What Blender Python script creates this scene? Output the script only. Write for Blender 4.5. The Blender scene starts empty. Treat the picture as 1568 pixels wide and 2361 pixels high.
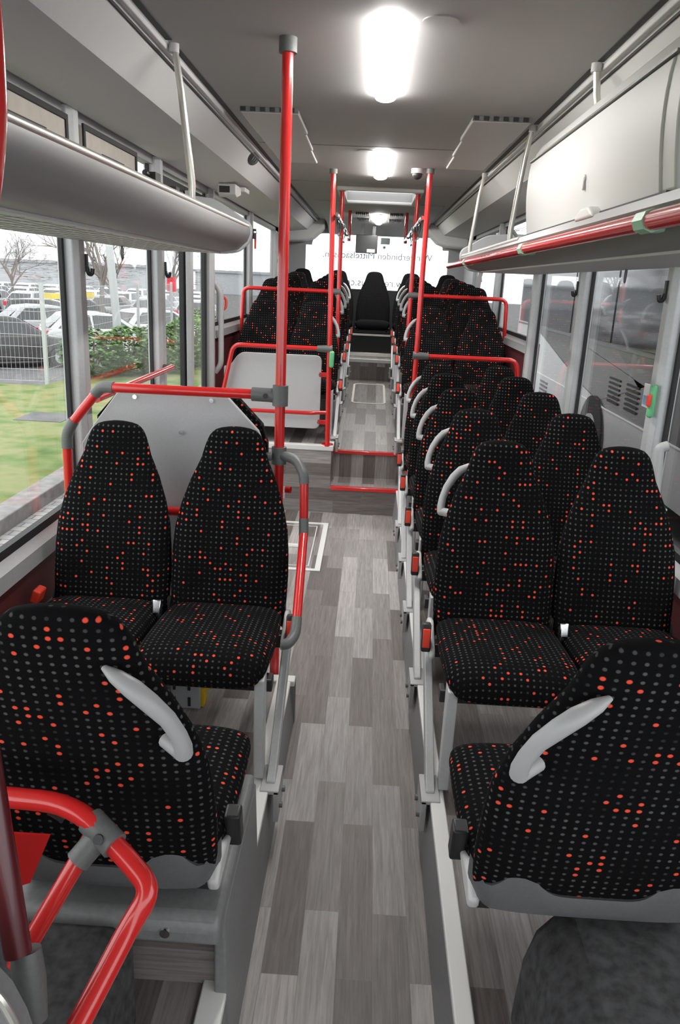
import bpy, math, random
from mathutils import Vector, Matrix
R = math.radians
random.seed(7)
S = bpy.context.scene
COL = S.collection

# ------------------------------------------------------------------ camera
F, CX, CY = 1770.0, 784.0, 1180.5
def make_camera():
    a = Vector((860 - CX, 652 - CY)); dx = 510 - CX
    dy = (-F * F - a.x * dx) / a.y
    yc = Vector((a.x, a.y, F)).normalized()
    zc = -Vector((dx, dy, F)).normalized()
    xc = yc.cross(zc)
    m = Matrix((xc, yc, zc))                      # rows: world axes in camera coordinates
    right, down, fwd = m.col[0], m.col[1], m.col[2]
    rot = Matrix((right, -down, -fwd)).transposed().to_4x4()
    cam = bpy.data.cameras.new('camera')
    cam.sensor_fit = 'VERTICAL'; cam.sensor_height = 36.0; cam.sensor_width = 24.0
    cam.lens = F / 2361.0 * 36.0
    cam.clip_start = 0.05; cam.clip_end = 500
    o = bpy.data.objects.new('camera', cam); COL.objects.link(o)
    o.matrix_world = Matrix.Translation((0, 0, 1.75)) @ rot
    S.camera = o
make_camera()

# ------------------------------------------------------------------ world, exposure
S.view_settings.view_transform = 'Standard'
S.view_settings.look = 'None'
S.view_settings.gamma = 1.0
S.view_settings.use_curve_mapping = False
S.view_settings.exposure = 0.0
SKY = 3.2
LAMP = 72.0
w = bpy.data.worlds.new('overcast'); S.world = w; w.use_nodes = True
nt = w.node_tree
bg = nt.nodes['Background']
tc = nt.nodes.new('ShaderNodeTexCoord'); sx = nt.nodes.new('ShaderNodeSeparateXYZ')
rp = nt.nodes.new('ShaderNodeValToRGB')
nt.links.new(tc.outputs['Generated'], sx.inputs[0]); nt.links.new(sx.outputs['Z'], rp.inputs[0])
rp.color_ramp.elements[0].position = 0.0; rp.color_ramp.elements[0].color = (.82, .85, .90, 1)
rp.color_ramp.elements[1].position = 0.6; rp.color_ramp.elements[1].color = (1, 1, 1, 1)
nt.links.new(rp.outputs[0], bg.inputs[0]); bg.inputs[1].default_value = SKY

# ------------------------------------------------------------------ materials
MATS = {}
def mat(name, col, rough=.5, metal=0.0, spec=.5, noise=0.0, nscale=60.0, bump=0.0, coat=0.0, emit=None, es=0.0):
    m = bpy.data.materials.new(name); m.use_nodes = True
    t = m.node_tree; p = t.nodes['Principled BSDF']
    p.inputs['Base Color'].default_value = (*col, 1)
    p.inputs['Roughness'].default_value = rough
    p.inputs['Metallic'].default_value = metal
    p.inputs['Specular IOR Level'].default_value = spec
    p.inputs['Coat Weight'].default_value = coat
    p.inputs['Coat Roughness'].default_value = .06
    if emit:
        p.inputs['Emission Color'].default_value = (*emit, 1); p.inputs['Emission Strength'].default_value = es
    if noise or bump:
        c = t.nodes.new('ShaderNodeTexCoord'); n = t.nodes.new('ShaderNodeTexNoise')
        n.inputs['Scale'].default_value = nscale; n.inputs['Detail'].default_value = 4
        t.links.new(c.outputs['Object'], n.inputs['Vector'])
        if noise:
            r = t.nodes.new('ShaderNodeValToRGB')
            r.color_ramp.elements[0].position = .3; r.color_ramp.elements[1].position = .7
            r.color_ramp.elements[0].color = (*[max(0, x * (1 - noise)) for x in col], 1)
            r.color_ramp.elements[1].color = (*[min(1, x * (1 + noise)) for x in col], 1)
            t.links.new(n.outputs['Fac'], r.inputs[0]); t.links.new(r.outputs[0], p.inputs['Base Color'])
        if bump:
            b = t.nodes.new('ShaderNodeBump'); b.inputs['Strength'].default_value = bump; b.inputs['Distance'].default_value = .002
            t.links.new(n.outputs['Fac'], b.inputs['Height']); t.links.new(b.outputs[0], p.inputs['Normal'])
    MATS[name] = m
    return m
mat('red_paint', (.66, .022, .020), .24, coat=.6)
mat('ceiling', (.40, .395, .39), .75, noise=.05, nscale=300, bump=.15)
mat('cove', (.66, .655, .65), .62, noise=.04, nscale=300, bump=.12)
mat('rack', (.25, .25, .25), .42, noise=.03, nscale=300)
mat('underside_lit', (.62, .62, .62), .5)  # lighter than the rack: light from windows and ground put into the colour
mat('rack_rail', (.78, .76, .70), .28, metal=.7)
mat('bin_white', (.60, .595, .585), .5)
mat('wall_grey', (.36, .36, .365), .5, noise=.05, nscale=200)
mat('aluminium', (.54, .545, .55), .42, metal=.2, noise=.04, nscale=90)
mat('white_trim', (.80, .79, .77), .42)
mat('light_strip', (.72, .71, .70), .4)
mat('panel_grey', (.52, .53, .54), .5, noise=.05, nscale=220)
mat('laminate_red', (.13, .028, .030), .5, noise=.35, nscale=160)
mat('rubber', (.018, .018, .019), .6)
mat('black_plastic', (.022, .022, .023), .4)
mat('cast_grey', (.135, .14, .137), .45, noise=.08, nscale=150)
mat('handle_grey', (.44, .44, .44), .42)
mat('trim_plastic', (.115, .117, .12), .5, noise=.06, nscale=200)
mat('cover_white', (.62, .62, .61), .45)
mat('plinth', (.22, .222, .226), .42, noise=.08, nscale=80)
mat('felt', (.07, .07, .072), .95, spec=.1, noise=.35, nscale=40, bump=.5)
mat('chrome', (.8, .8, .8), .12, metal=1.0)
mat('buckle_red', (.85, .06, .03), .35)
mat('mint', (.34, .62, .44), .35)
mat('green_button', (.16, .55, .26), .35)
mat('beige', (.60, .55, .48), .55, noise=.06, nscale=20)
mat('screen_dark', (.02, .022, .022), .25)
mat('display_green', (.10, .15, .13), .25)
mat('chock_yellow', (.80, .50, .02), .5)
mat('chock_plate', (.36, .37, .38), .5)
mat('vent_white', (.60, .59, .58), .55)
mat('fringe', (.30, .30, .30), .9)
mat('text_grey', (.42, .43, .44), .6)
mat('label_white', (.8, .8, .8), .5)
mat('reflection_blue', (.25, .42, .60), .5)
mat('lamp', (1, 1, 1), .4, emit=(1, .985, .95), es=LAMP)
mat('hazard_light', (.9, .85, .7), .5)

def glass(name, tint, refl=1.0):
    m = bpy.data.materials.new(name); m.use_nodes = True
    t = m.node_tree; t.nodes.remove(t.nodes['Principled BSDF'])
    out = t.nodes['Material Output']
    tr = t.nodes.new('ShaderNodeBsdfTransparent'); tr.inputs[0].default_value = (*tint, 1)
    gl = t.nodes.new('ShaderNodeBsdfGlossy'); gl.inputs['Roughness'].default_value = .01
    gl.inputs[0].default_value = (refl, refl, refl, 1)
    lw = t.nodes.new('ShaderNodeLayerWeight'); lw.inputs[0].default_value = .5     # facing = 1 - cos
    pw = t.nodes.new('ShaderNodeMath'); pw.operation = 'POWER'; pw.inputs[1].default_value = 5
    fr = t.nodes.new('ShaderNodeMath'); fr.operation = 'MULTIPLY_ADD'; fr.inputs[1].default_value = .62; fr.inputs[2].default_value = .035
    t.links.new(lw.outputs['Facing'], pw.inputs[0]); t.links.new(pw.outputs[0], fr.inputs[0])
    mx = t.nodes.new('ShaderNodeMixShader')
    t.links.new(fr.outputs[0], mx.inputs[0]); t.links.new(tr.outputs[0], mx.inputs[1]); t.links.new(gl.outputs[0], mx.inputs[2])
    t.links.new(mx.outputs[0], out.inputs[0])
    MATS[name] = m
glass('glass', (.95, .96, .955))
glass('glass_tinted', (.55, .56, .57))

def fabric(name='fabric', red=(.95, .10, .055, 1), hi=.11):
    m = bpy.data.materials.new(name); m.use_nodes = True; t = m.node_tree; N = t.nodes.new; L = t.links.new
    p = t.nodes['Principled BSDF']; p.inputs['Roughness'].default_value = .95
    p.inputs['Specular IOR Level'].default_value = .08
    uv = N('ShaderNodeUVMap')
    oi = N('ShaderNodeObjectInfo')
    sc = N('ShaderNodeVectorMath'); sc.operation = 'SCALE'; sc.inputs['Scale'].default_value = 1 / .0190
    L(uv.outputs[0], sc.inputs[0])
    fl = N('ShaderNodeVectorMath'); fl.operation = 'FLOOR'; L(sc.outputs[0], fl.inputs[0])
    fr = N('ShaderNodeVectorMath'); fr.operation = 'FRACTION'; L(sc.outputs[0], fr.inputs[0])
    sb = N('ShaderNodeVectorMath'); sb.operation = 'SUBTRACT'; L(fr.outputs[0], sb.inputs[0]); sb.inputs[1].default_value = (.5, .5, 0)
    ln = N('ShaderNodeVectorMath'); ln.operation = 'LENGTH'; L(sb.outputs[0], ln.inputs[0])
    # dot mask
    def dotmask(r, soft):
        mr = N('ShaderNodeMapRange'); mr.inputs['From Min'].default_value = r + soft; mr.inputs['From Max'].default_value = r - soft
        L(ln.outputs['Value'], mr.inputs['Value']); return mr.outputs[0]
    # per-seat shift of the weave
    rm = N('ShaderNodeMath'); rm.operation = 'MULTIPLY'; L(oi.outputs['Random'], rm.inputs[0]); rm.inputs[1].default_value = 977.0
    rf = N('ShaderNodeMath'); rf.operation = 'FLOOR'; L(rm.outputs[0], rf.inputs[0])
    ad = N('ShaderNodeVectorMath'); ad.operation = 'ADD'; L(fl.outputs[0], ad.inputs[0]); L(rf.outputs[0], ad.inputs[1])
    wn = N('ShaderNodeTexWhiteNoise'); wn.noise_dimensions = '2D'; L(ad.outputs[0], wn.inputs['Vector'])
    isred = N('ShaderNodeMath'); isred.operation = 'GREATER_THAN'; L(wn.outputs['Value'], isred.inputs[0]); isred.inputs[1].default_value = .885
    # grey dots fade in and out over the cloth
    nz = N('ShaderNodeTexNoise'); nz.inputs['Scale'].default_value = 9.0; L(uv.outputs[0], nz.inputs['Vector'])
    gr = N('ShaderNodeValToRGB'); gr.color_ramp.elements[0].position = .38; gr.color_ramp.elements[1].position = .62
    gr.color_ramp.elements[0].color = (.022, .022, .023, 1); gr.color_ramp.elements[1].color = (hi, hi, hi, 1)
    L(nz.outputs['Fac'], gr.inputs[0])
    m1 = N('ShaderNodeMix'); m1.data_type = 'RGBA'; L(dotmask(.175, .05), m1.inputs['Factor']); m1.inputs['A'].default_value = (.0055, .0055, .006, 1); L(gr.outputs[0], m1.inputs['B'])
    rd = N('ShaderNodeMath'); rd.operation = 'MULTIPLY'; L(dotmask(.225, .05), rd.inputs[0]); L(isred.outputs[0], rd.inputs[1])
    m2 = N('ShaderNodeMix'); m2.data_type = 'RGBA'; L(rd.outputs[0], m2.inputs['Factor']); L(m1.outputs['Result'], m2.inputs['A']); m2.inputs['B'].default_value = red
    L(m2.outputs['Result'], p.inputs['Base Color'])
    fz = N('ShaderNodeTexNoise'); fz.inputs['Scale'].default_value = 900; L(uv.outputs[0], fz.inputs['Vector'])
    b = N('ShaderNodeBump'); b.inputs['Strength'].default_value = .3; b.inputs['Distance'].default_value = .001
    L(fz.outputs['Fac'], b.inputs['Height']); L(b.outputs[0], p.inputs['Normal'])
    MATS[name] = m
fabric(); fabric('fabric_shaded', (.03, .012, .011, 1), .02)  # second cloth has its dots dimmed, painting the darkness at the rear bench

def wood(name, mode):
    """vinyl planks; mode 'y' runs them along the bus and down the risers, 'x' across"""
    m = bpy.data.materials.new(name); m.use_nodes = True; t = m.node_tree; N = t.nodes.new; L = t.links.new
    p = t.nodes['Principled BSDF']; p.inputs['Roughness'].default_value = .42; p.inputs['Specular IOR Level'].default_value = .35
    g = N('ShaderNodeNewGeometry'); s = N('ShaderNodeSeparateXYZ'); L(g.outputs['Position'], s.inputs[0])
    c = N('ShaderNodeCombineXYZ')
    if mode == 'y':
        a = N('ShaderNodeMath'); a.operation = 'SUBTRACT'; L(s.outputs['Y'], a.inputs[0]); L(s.outputs['Z'], a.inputs[1])
        L(a.outputs[0], c.inputs[0]); L(s.outputs['X'], c.inputs[1])
    else:
        L(s.outputs['X'], c.inputs[0]); L(s.outputs['Z'], c.inputs[1])
    br = N('ShaderNodeTexBrick'); L(c.outputs[0], br.inputs['Vector'])
    br.offset = .37; br.offset_frequency = 2; br.squash = 1
    br.inputs['Scale'].default_value = 1.0; br.inputs['Brick Width'].default_value = .60; br.inputs['Row Height'].default_value = .098
    br.inputs['Mortar Size'].default_value = .0006; br.inputs['Bias'].default_value = 0
    br.inputs['Color1'].default_value = (0, 0, 0, 1); br.inputs['Color2'].default_value = (1, 1, 1, 1); br.inputs['Mortar'].default_value = (.35, .35, .35, 1)
    rp = N('ShaderNodeValToRGB'); cr = rp.color_ramp
    cr.elements[0].position = 0; cr.elements[0].color = (.15, .128, .120, 1)
    cr.elements[1].position = 1; cr.elements[1].color = (.47, .44, .43, 1)
    e = cr.elements.new(.35); e.color = (.22, .195, .186, 1)
    e = cr.elements.new(.7); e.color = (.36, .34, .333, 1)
    L(br.outputs['Color'], rp.inputs[0])
    mp = N('ShaderNodeMapping'); mp.inputs['Scale'].default_value = (5, 95, 1); L(c.outputs[0], mp.inputs['Vector'])
    sh = N('ShaderNodeVectorMath'); sh.operation = 'ADD'; L(mp.outputs[0], sh.inputs[0])
    sk = N('ShaderNodeVectorMath'); sk.operation = 'SCALE'; sk.inputs['Scale'].default_value = 40; L(br.outputs['Color'], sk.inputs[0]); L(sk.outputs[0], sh.inputs[1])
    nz = N('ShaderNodeTexNoise'); nz.inputs['Scale'].default_value = 1; nz.inputs['Detail'].default_value = 6; nz.inputs['Roughness'].default_value = .65; nz.inputs['Distortion'].default_value = .6
    L(sh.outputs[0], nz.inputs['Vector'])
    gr = N('ShaderNodeValToRGB'); gr.color_ramp.elements[0].position = .3; gr.color_ramp.elements[1].position = .72
    gr.color_ramp.elements[0].color = (.62, .60, .59, 1); gr.color_ramp.elements[1].color = (1.22, 1.22, 1.22, 1)
    L(nz.outputs['Fac'], gr.inputs[0])
    mu = N('ShaderNodeMix'); mu.data_type = 'RGBA'; mu.blend_type = 'MULTIPLY'; mu.inputs['Factor'].default_value = 1
    L(rp.outputs[0], mu.inputs['A']); L(gr.outputs[0], mu.inputs['B'])
    L(mu.outputs['Result'], p.inputs['Base Color'])
    MATS[name] = m
wood('wood', 'y'); wood('wood_across', 'x')

def ground_mat(name, cols, scale, rough=.95):
    m = bpy.data.materials.new(name); m.use_nodes = True; t = m.node_tree; N = t.nodes.new; L = t.links.new
    p = t.nodes['Principled BSDF']; p.inputs['Roughness'].default_value = rough; p.inputs['Specular IOR Level'].default_value = .15
    g = N('ShaderNodeNewGeometry')
    n1 = N('ShaderNodeTexNoise'); n1.inputs['Scale'].default_value = scale; n1.inputs['Detail'].default_value = 8; L(g.outputs['Position'], n1.inputs['Vector'])
    rp = N('ShaderNodeValToRGB'); cr = rp.color_ramp
    k = len(cols)
    cr.elements[0].position = .3; cr.elements[0].color = (*cols[0], 1); cr.elements[1].position = .7; cr.elements[1].color = (*cols[-1], 1)
    for i in range(1, k - 1):
        e = cr.elements.new(.3 + .4 * i / (k - 1)); e.color = (*cols[i], 1)
    L(n1.outputs['Fac'], rp.inputs[0]); L(rp.outputs[0], p.inputs['Base Color'])
    MATS[name] = m
ground_mat('grass', [(.09, .15, .045), (.15, .21, .075), (.24, .245, .12), (.19, .24, .095)], 2.3)
ground_mat('earth', [(.10, .085, .07), (.16, .135, .11)], 3)
ground_mat('asphalt', [(.13, .13, .135), (.18, .18, .185)], 3)
ground_mat('kerbstone', [(.20, .20, .20), (.32, .315, .31)], 9)
def paving():
    m = bpy.data.materials.new('paving'); m.use_nodes = True; t = m.node_tree; N = t.nodes.new; L = t.links.new
    p = t.nodes['Principled BSDF']; p.inputs['Roughness'].default_value = .9
    g = N('ShaderNodeNewGeometry'); br = N('ShaderNodeTexBrick'); L(g.outputs['Position'], br.inputs['Vector'])
    br.inputs['Scale'].default_value = 1; br.inputs['Brick Width'].default_value = .22; br.inputs['Row Height'].default_value = .11; br.inputs['Mortar Size'].default_value = .006
    br.inputs['Color1'].default_value = (.30, .30, .30, 1); br.inputs['Color2'].default_value = (.42, .41, .40, 1); br.inputs['Mortar'].default_value = (.12, .12, .12, 1)
    L(br.outputs['Color'], p.inputs['Base Color']); MATS['paving'] = m
paving()
mat('leaf_green', (.10, .19, .055), .7, noise=.4, nscale=8)
mat('leaf_light', (.20, .33, .10), .7, noise=.3, nscale=8)
mat('bark', (.22, .19, .17), .9)
mat('galvanised', (.52, .53, .54), .5, metal=.3)
mat('car_white', (.74, .75, .76), .25, coat=.5)
mat('car_dark', (.045, .043, .045), .25, coat=.6)
mat('car_silver', (.40, .41, .42), .3, coat=.5)
mat('car_glass', (.05, .055, .06), .08)
mat('tyre', (.02, .02, .02), .8)
mat('tail_light', (.6, .03, .05), .3)
mat('roof_sign', (.85, .65, .03), .5)
mat('bus_white', (.50, .51, .52), .35, coat=.3)
mat('bus_grey', (.075, .077, .08), .35, coat=.3)
mat('bus_dark', (.02, .02, .021), .3, coat=.3)
mat('bus_window', (.045, .047, .05), .06)
mat('hall', (.50, .52, .54), .8)

# ------------------------------------------------------------------ mesh helpers
class MB:
    def __init__(self): self.v = []; self.f = []; self.uv = None
    def add(self, vs, fs):
        k = len(self.v); self.v += [tuple(p) for p in vs]; self.f += [tuple(i + k for i in f) for f in fs]; return self
    def box(self, x0, x1, y0, y1, z0, z1):
        x0, x1 = min(x0, x1), max(x0, x1); y0, y1 = min(y0, y1), max(y0, y1); z0, z1 = min(z0, z1), max(z0, z1)
        return self.add([(x0, y0, z0), (x1, y0, z0), (x1, y1, z0), (x0, y1, z0), (x0, y0, z1), (x1, y0, z1), (x1, y1, z1), (x0, y1, z1)],
                        [(0, 3, 2, 1), (4, 5, 6, 7), (0, 1, 5, 4), (1, 2, 6, 5), (2, 3, 7, 6), (3, 0, 4, 7)])
    def obox(self, c, size, rot):
        hx, hy, hz = size[0] / 2, size[1] / 2, size[2] / 2
        c = Vector(c); vs = []
        for z in (-hz, hz):
            for (x, y) in ((-hx, -hy), (hx, -hy), (hx, hy), (-hx, hy)): vs.append(c + rot @ Vector((x, y, z)))
        return self.add(vs, [(0, 3, 2, 1), (4, 5, 6, 7), (0, 1, 5, 4), (1, 2, 6, 5), (2, 3, 7, 6), (3, 0, 4, 7)])
    def rings(self, rs, cap=True, closed=True):
        n = len(rs[0]); vs = [p for r in rs for p in r]; fs = []
        for i in range(len(rs) - 1):
            for j in range(n if closed else n - 1):
                a = i * n + j; b = i * n + (j + 1) % n
                fs.append((a, b, b + n, a + n))
        if cap: fs.append(tuple(reversed(range(n)))); fs.append(tuple((len(rs) - 1) * n + j for j in range(n)))
        return self.add(vs, fs)
    def tube(self, path, r, n=12, bend=0.0, flat=1.0, cap=True):
        pts = [Vector(p) for p in path]
        if bend > 0: pts = fillet(pts, bend)
        rr = r if isinstance(r, (list, tuple)) else None
        t0 = (pts[1] - pts[0]).normalized()
        up = Vector((0, 0, 1)) if abs(t0.z) < .95 else Vector((1, 0, 0))
        nrm = (up - t0 * up.dot(t0)).normalized(); rs = []
        for i, p in enumerate(pts):
            if i == 0: t = t0
            elif i == len(pts) - 1: t = (pts[i] - pts[i - 1]).normalized()
            else: t = ((pts[i + 1] - p).normalized() + (p - pts[i - 1]).normalized()).normalized()
            nrm = (nrm - t * nrm.dot(t)).normalized(); bn = t.cross(nrm)
            q = rr[min(i, len(rr) - 1)] if rr else r
            rs.append([p + (nrm * math.cos(2 * math.pi * j / n) + bn * math.sin(2 * math.pi * j / n) * flat) * q for j in range(n)])
        return self.rings(rs, cap)
    def cyl(self, a, b, r, n=16): return self.tube([a, b], r, n)
    def prism(self, poly, axis, a0, a1):
        """poly in the two other axes, in xyz order"""
        def P(u, v, a): return {'x': (a, u, v), 'y': (u, a, v), 'z': (u, v, a)}[axis]
        n = len(poly); vs = [P(u, v, a0) for u, v in poly] + [P(u, v, a1) for u, v in poly]
        fs = [tuple(range(n)), tuple(reversed(range(n, 2 * n)))] + [(i, i + n, (i + 1) % n + n, (i + 1) % n) for i in range(n)]
        return self.add(vs, fs)
    def frame(self, axis, a0, a1, u0, u1, v0, v1, t):
        """rectangular ring (border t inside u0..u1, v0..v1) with depth a0..a1"""
        def P(u, v, a): return {'x': (a, u, v), 'y': (u, a, v), 'z': (u, v, a)}[axis]
        o = [(u0, v0), (u1, v0), (u1, v1), (u0, v1)]; i = [(u0 + t, v0 + t), (u1 - t, v0 + t), (u1 - t, v1 - t), (u0 + t, v1 - t)]
        vs = [P(*p, a0) for p in o] + [P(*p, a0) for p in i] + [P(*p, a1) for p in o] + [P(*p, a1) for p in i]; fs = []
        for k in range(4):
            l = (k + 1) % 4
            fs += [(k, l, 4 + l, 4 + k), (8 + k, 12 + k, 12 + l, 8 + l), (k, 8 + k, 8 + l, l), (4 + k, 4 + l, 12 + l, 12 + k)]
        return self.add(vs, fs)
    def sphere(self, c, r, n=14, m=8, sz=1.0):
        c = Vector(c); rs = []
        for i in range(m + 1):
            a = -math.pi / 2 + math.pi * max(.02, min(.98, i / m))
            rs.append([c + Vector((r * math.cos(a) * math.cos(2 * math.pi * j / n), r * math.cos(a) * math.sin(2 * math.pi * j / n), r * sz * math.sin(a))) for j in range(n)])
        return self.rings(rs)
    def build(self, name, m, parent=None, bevel=0.0, smooth=35, world=True):
        me = bpy.data.meshes.new(name)
        off = Vector((0, 0, 0))
        if parent is not None and world:
            q = parent
            while q is not None: off += q.location; q = q.parent
        me.from_pydata([tuple(Vector(p) - off) for p in self.v], [], self.f)
        if self.uv:
            l = me.uv_layers.new(name='UVMap')
            l.data.foreach_set('uv', [c for uv in self.uv for c in uv])
        me.polygons.foreach_set('use_smooth', [True] * len(me.polygons))
        me.set_sharp_from_angle(angle=R(smooth)); me.update()
        if m: me.materials.append(MATS[m])
        o = bpy.data.objects.new(name, me); COL.objects.link(o)
        if parent is not None: o.parent = parent
        if bevel:
            b = o.modifiers.new('bevel', 'BEVEL'); b.width = bevel; b.segments = 3; b.limit_method = 'ANGLE'; b.angle_limit = R(40); b.harden_normals = False
        return o

def fillet(pts, rad, k=6):
    out = [pts[0]]
    for i in range(1, len(pts) - 1):
        p = pts[i]; a = pts[i - 1] - p; b = pts[i + 1] - p
        d = min(rad, a.length * .48, b.length * .48)
        A = p + a.normalized() * d; B = p + b.normalized() * d
        for j in range(k + 1):
            t = j / k; out.append(A * (1 - t) ** 2 + p * 2 * t * (1 - t) + B * t * t)
    out.append(pts[-1]); return out

def tag(o, label, cat=None, group=None, kind=None):
    if label: o['label'] = label
    if cat: o['category'] = cat
    if group: o['group'] = group
    if kind: o['kind'] = kind
    return o
def thing(name, label, cat, loc=(0, 0, 0), rz=0, group=None):
    o = bpy.data.objects.new(name, None); COL.objects.link(o); o.empty_display_size = .1
    o.location = loc; o.rotation_euler = (0, 0, rz); return tag(o, label, cat, group)
def struct(name, mb, m, label=None, bevel=0.0, parent=None):
    o = mb.build(name, m, parent, bevel, 20)
    if parent is None: tag(o, label, kind='structure')
    return o
def solo(name, mb, m, label, cat, group=None, bevel=0.0): return tag(mb.build(name, m, None, bevel), label, cat, group)
def copy_tree(o, parent=None):
    c = o.copy(); COL.objects.link(c); c.parent = parent
    for ch in list(o.children): copy_tree(ch, c)
    return c

# ================================================================== the setting
XW = 1.2                      # inner face of the side walls
def ramp(y): return .416 + .075 * (y - 6.18)
Y1, Y2, Y3 = 5.8, 6.18, 9.2   # step faces

struct('floor', MB().box(-1.25, 1.25, -2.2, Y1 + .02, -.12, 0), 'wood', 'grey wood look aisle floor between the seat podiums')
struct('floor', MB().prism([(Y1 + .02, -.12), (Y1 + .02, .20), (Y2 + .4, .20), (Y2 + .4, -.12)], 'x', -.25, .29), 'wood', 'lower wood look step up to the rear aisle')
struct('floor', MB().prism([(Y2, .19), (Y2, .416), (Y3 + .02, ramp(Y3)), (Y3 + .02, .19)], 'x', -.25, .29), 'wood', 'sloping grey rear aisle floor')
struct('floor', MB().box(-.25, .29, Y3, 10.75, .4, .875), 'wood', 'top step in front of the rear bench')
struct('floor', MB().prism([(Y1 - .004, 0), (Y1 - .004, .205), (Y1 + .03, .205), (Y1 + .03, 0)], 'x', -.25, .29), 'wood_across', 'riser of the lower step')
def red_edge(y, z, n):
    struct('trim_%d' % n, MB().box(-.245, .285, y - .012, y + .035, z - .022, z + .006), 'red_paint', 'red nosing on a step edge', .004)
red_edge(Y1, .208, 1); red_edge(Y2, .418, 2)
struct('trim_3', MB().box(-.25, .29, Y3 - .01, Y3 + .05, .845, .885), 'light_strip', 'pale edge of the top step', .004)
struct('trim_4', MB().box(-.25, .29, 9.62, 9.66, .875, .925), 'rack_rail', 'pale ledge below the rear bench', .004)

# podiums in the low floor part
PZ = .20
struct('floor', MB().box(.27, 1.25, -2.2, Y1, -.05, PZ), 'wood', 'grey wood look podium floor under the right seats')
struct('floor', MB().box(-1.25, -.245, -2.2, 2.78, -.05, PZ), 'wood', 'grey wood look podium floor under the front left seats')
struct('baseboard_right', MB().prism([(.252, 0), (.270, PZ - .012), (.29, PZ - .012), (.29, 0)], 'y', -2.2, Y1 + .3), 'plinth', 'dark grey plinth along the right of the aisle')
struct('baseboard_left', MB().prism([(-.229, 0), (-.27, 0), (-.27, PZ - .012), (-.245, PZ - .012)], 'y', -2.2, 2.78), 'plinth', 'dark grey plinth along the left of the aisle')
struct('trim_5', MB().box(.267, .312, -2.2, Y1, PZ - .012, PZ + .010), 'white_trim', 'white edge strip of the right podium', .004)
struct('trim_6', MB().box(-.300, -.242, -2.2, 2.78, PZ - .012, PZ + .010), 'white_trim', 'white edge strip of the left podium', .004)
struct('trim_7', MB().box(-1.2, -.226, 2.735, 2.785, PZ - .012, PZ + .012), 'white_trim', 'white rear edge of the left podium', .004)
struct('baseboard_rear', MB().box(-1.2, -.225, 2.776, 2.80, 0, PZ), 'plinth')
# rear podiums
struct('floor', MB().box(-1.25, -.25, Y1, 6.85, -.05, .52), 'wood_across', 'raised wood look podium behind the door')
struct('floor', MB().box(-1.24, -.25, Y1 + .02, 6.85, .50, .53), 'wood', 'podium top behind the door')
struct('trim_8', MB().box(-1.2, -.235, Y1 - .012, Y1 + .05, .495, .537), 'white_trim', 'white edge of the rear left podium', .006)
struct('trim_9', MB().box(-.275, -.235, Y1, 6.85, .495, .537), 'white_trim', 'white aisle edge of the rear left podium', .006)
struct('floor', MB().box(.29, 1.25, Y1, 6.85, -.05, .53), 'wood', 'raised podium behind the right seats')
def slope_podium(x0, x1):
    return MB().prism([(6.85, .1), (6.85, .72), (10.75, .855), (10.75, .1)], 'x', x0, x1)
struct('floor', slope_podium(-1.25, -.25), 'wood', 'upper left podium of the rear rows')
struct('floor', slope_podium(.29, 1.25), 'wood', 'upper right podium of the rear rows')
struct('baseboard_left', MB().prism([(6.2, .40), (6.2, .54), (6.85, .54), (6.85, .735), (9.3, .81), (9.3, .60)], 'x', -.252, -.238), 'plinth')
struct('baseboard_right', MB().prism([(6.2, .40), (6.2, .54), (6.85, .54), (6.85, .735), (9.3, .81), (9.3, .60)], 'x', .278, .292), 'plinth')

# hatch in the sloping aisle and ramp hatch by the door (flush outlines)
def rounded_ring(x0, x1, y0, y1, r, t, zf, h):
    def loop(o):
        pts = []
        for cx, cy, a0 in ((x1 - r, y1 - r, 0), (x0 + r, y1 - r, 90), (x0 + r, y0 + r, 180), (x1 - r, y0 + r, 270)):
            for k in range(7):
                a = R(a0 + 15 * k); pts.append((cx + (r - o) * math.cos(a), cy + (r - o) * math.sin(a)))
        return pts
    A, B = loop(0), loop(t)
    m = MB(); m.rings([[(x, y, zf(y)) for x, y in A], [(x, y, zf(y) + h) for x, y in A], [(x, y, zf(y) + h) for x, y in B], [(x, y, zf(y)) for x, y in B]], cap=False)
    return m
struct('trim_10', rounded_ring(-.16, .20, 7.95, 8.95, .07, .022, ramp, .004), 'hazard_light', 'pale rounded outline of the aisle hatch')
struct('trim_11', MB().frame('z', 0, .006, -.75, -.235, 4.5, 5.5, .035), 'white_trim', 'white frame of the ramp hatch by the door')
struct('trim_12', MB().frame('z', 0, .004, -.68, -.31, 4.58, 5.42, .008), 'light_strip', 'inner line of the ramp hatch')
solo('ramp_grip', MB().box(-.52, -.40, 4.93, 4.99, .0, .008).box(-.50, -.42, 4.945, 4.975, .008, .012), 'white_trim', 'white recessed grip plate inside the floor hatch frame by the door', 'grip', bevel=.003)

# side walls
SL, SH = .79, 1.37            # low and high window sill
def wall_box(y0, y1, z0, z1, s): return MB().box(s * XW, s * (XW + .06), y0, y1, z0, z1)
struct('wall_left', wall_box(-2.2, 4.42, -.3, SL, -1), 'laminate_red', 'dark red panel below the left windows')
struct('wall_left', wall_box(5.86, 10.9, -.3, SH, -1), 'laminate_red', 'dark red panel beside the rear left seats')
struct('wall_left', wall_box(-2.2, 10.9, 2.30, 2.6, -1), 'wall_grey')
struct('wall_left', wall_box(9.75, 10.9, SH, 2.4, -1), 'wall_grey', 'grey rear corner panel on the left')
struct('wall_right', wall_box(-2.2, 5.86, -.3, SL, 1), 'laminate_red', 'dark red panel below the right windows')
struct('wall_right', wall_box(5.86, 10.9, -.3, SH, 1), 'laminate_red', 'dark red panel beside the rear right seats')
struct('wall_right', wall_box(-2.2, 10.9, 2.30, 2.6, 1), 'wall_grey')
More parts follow.
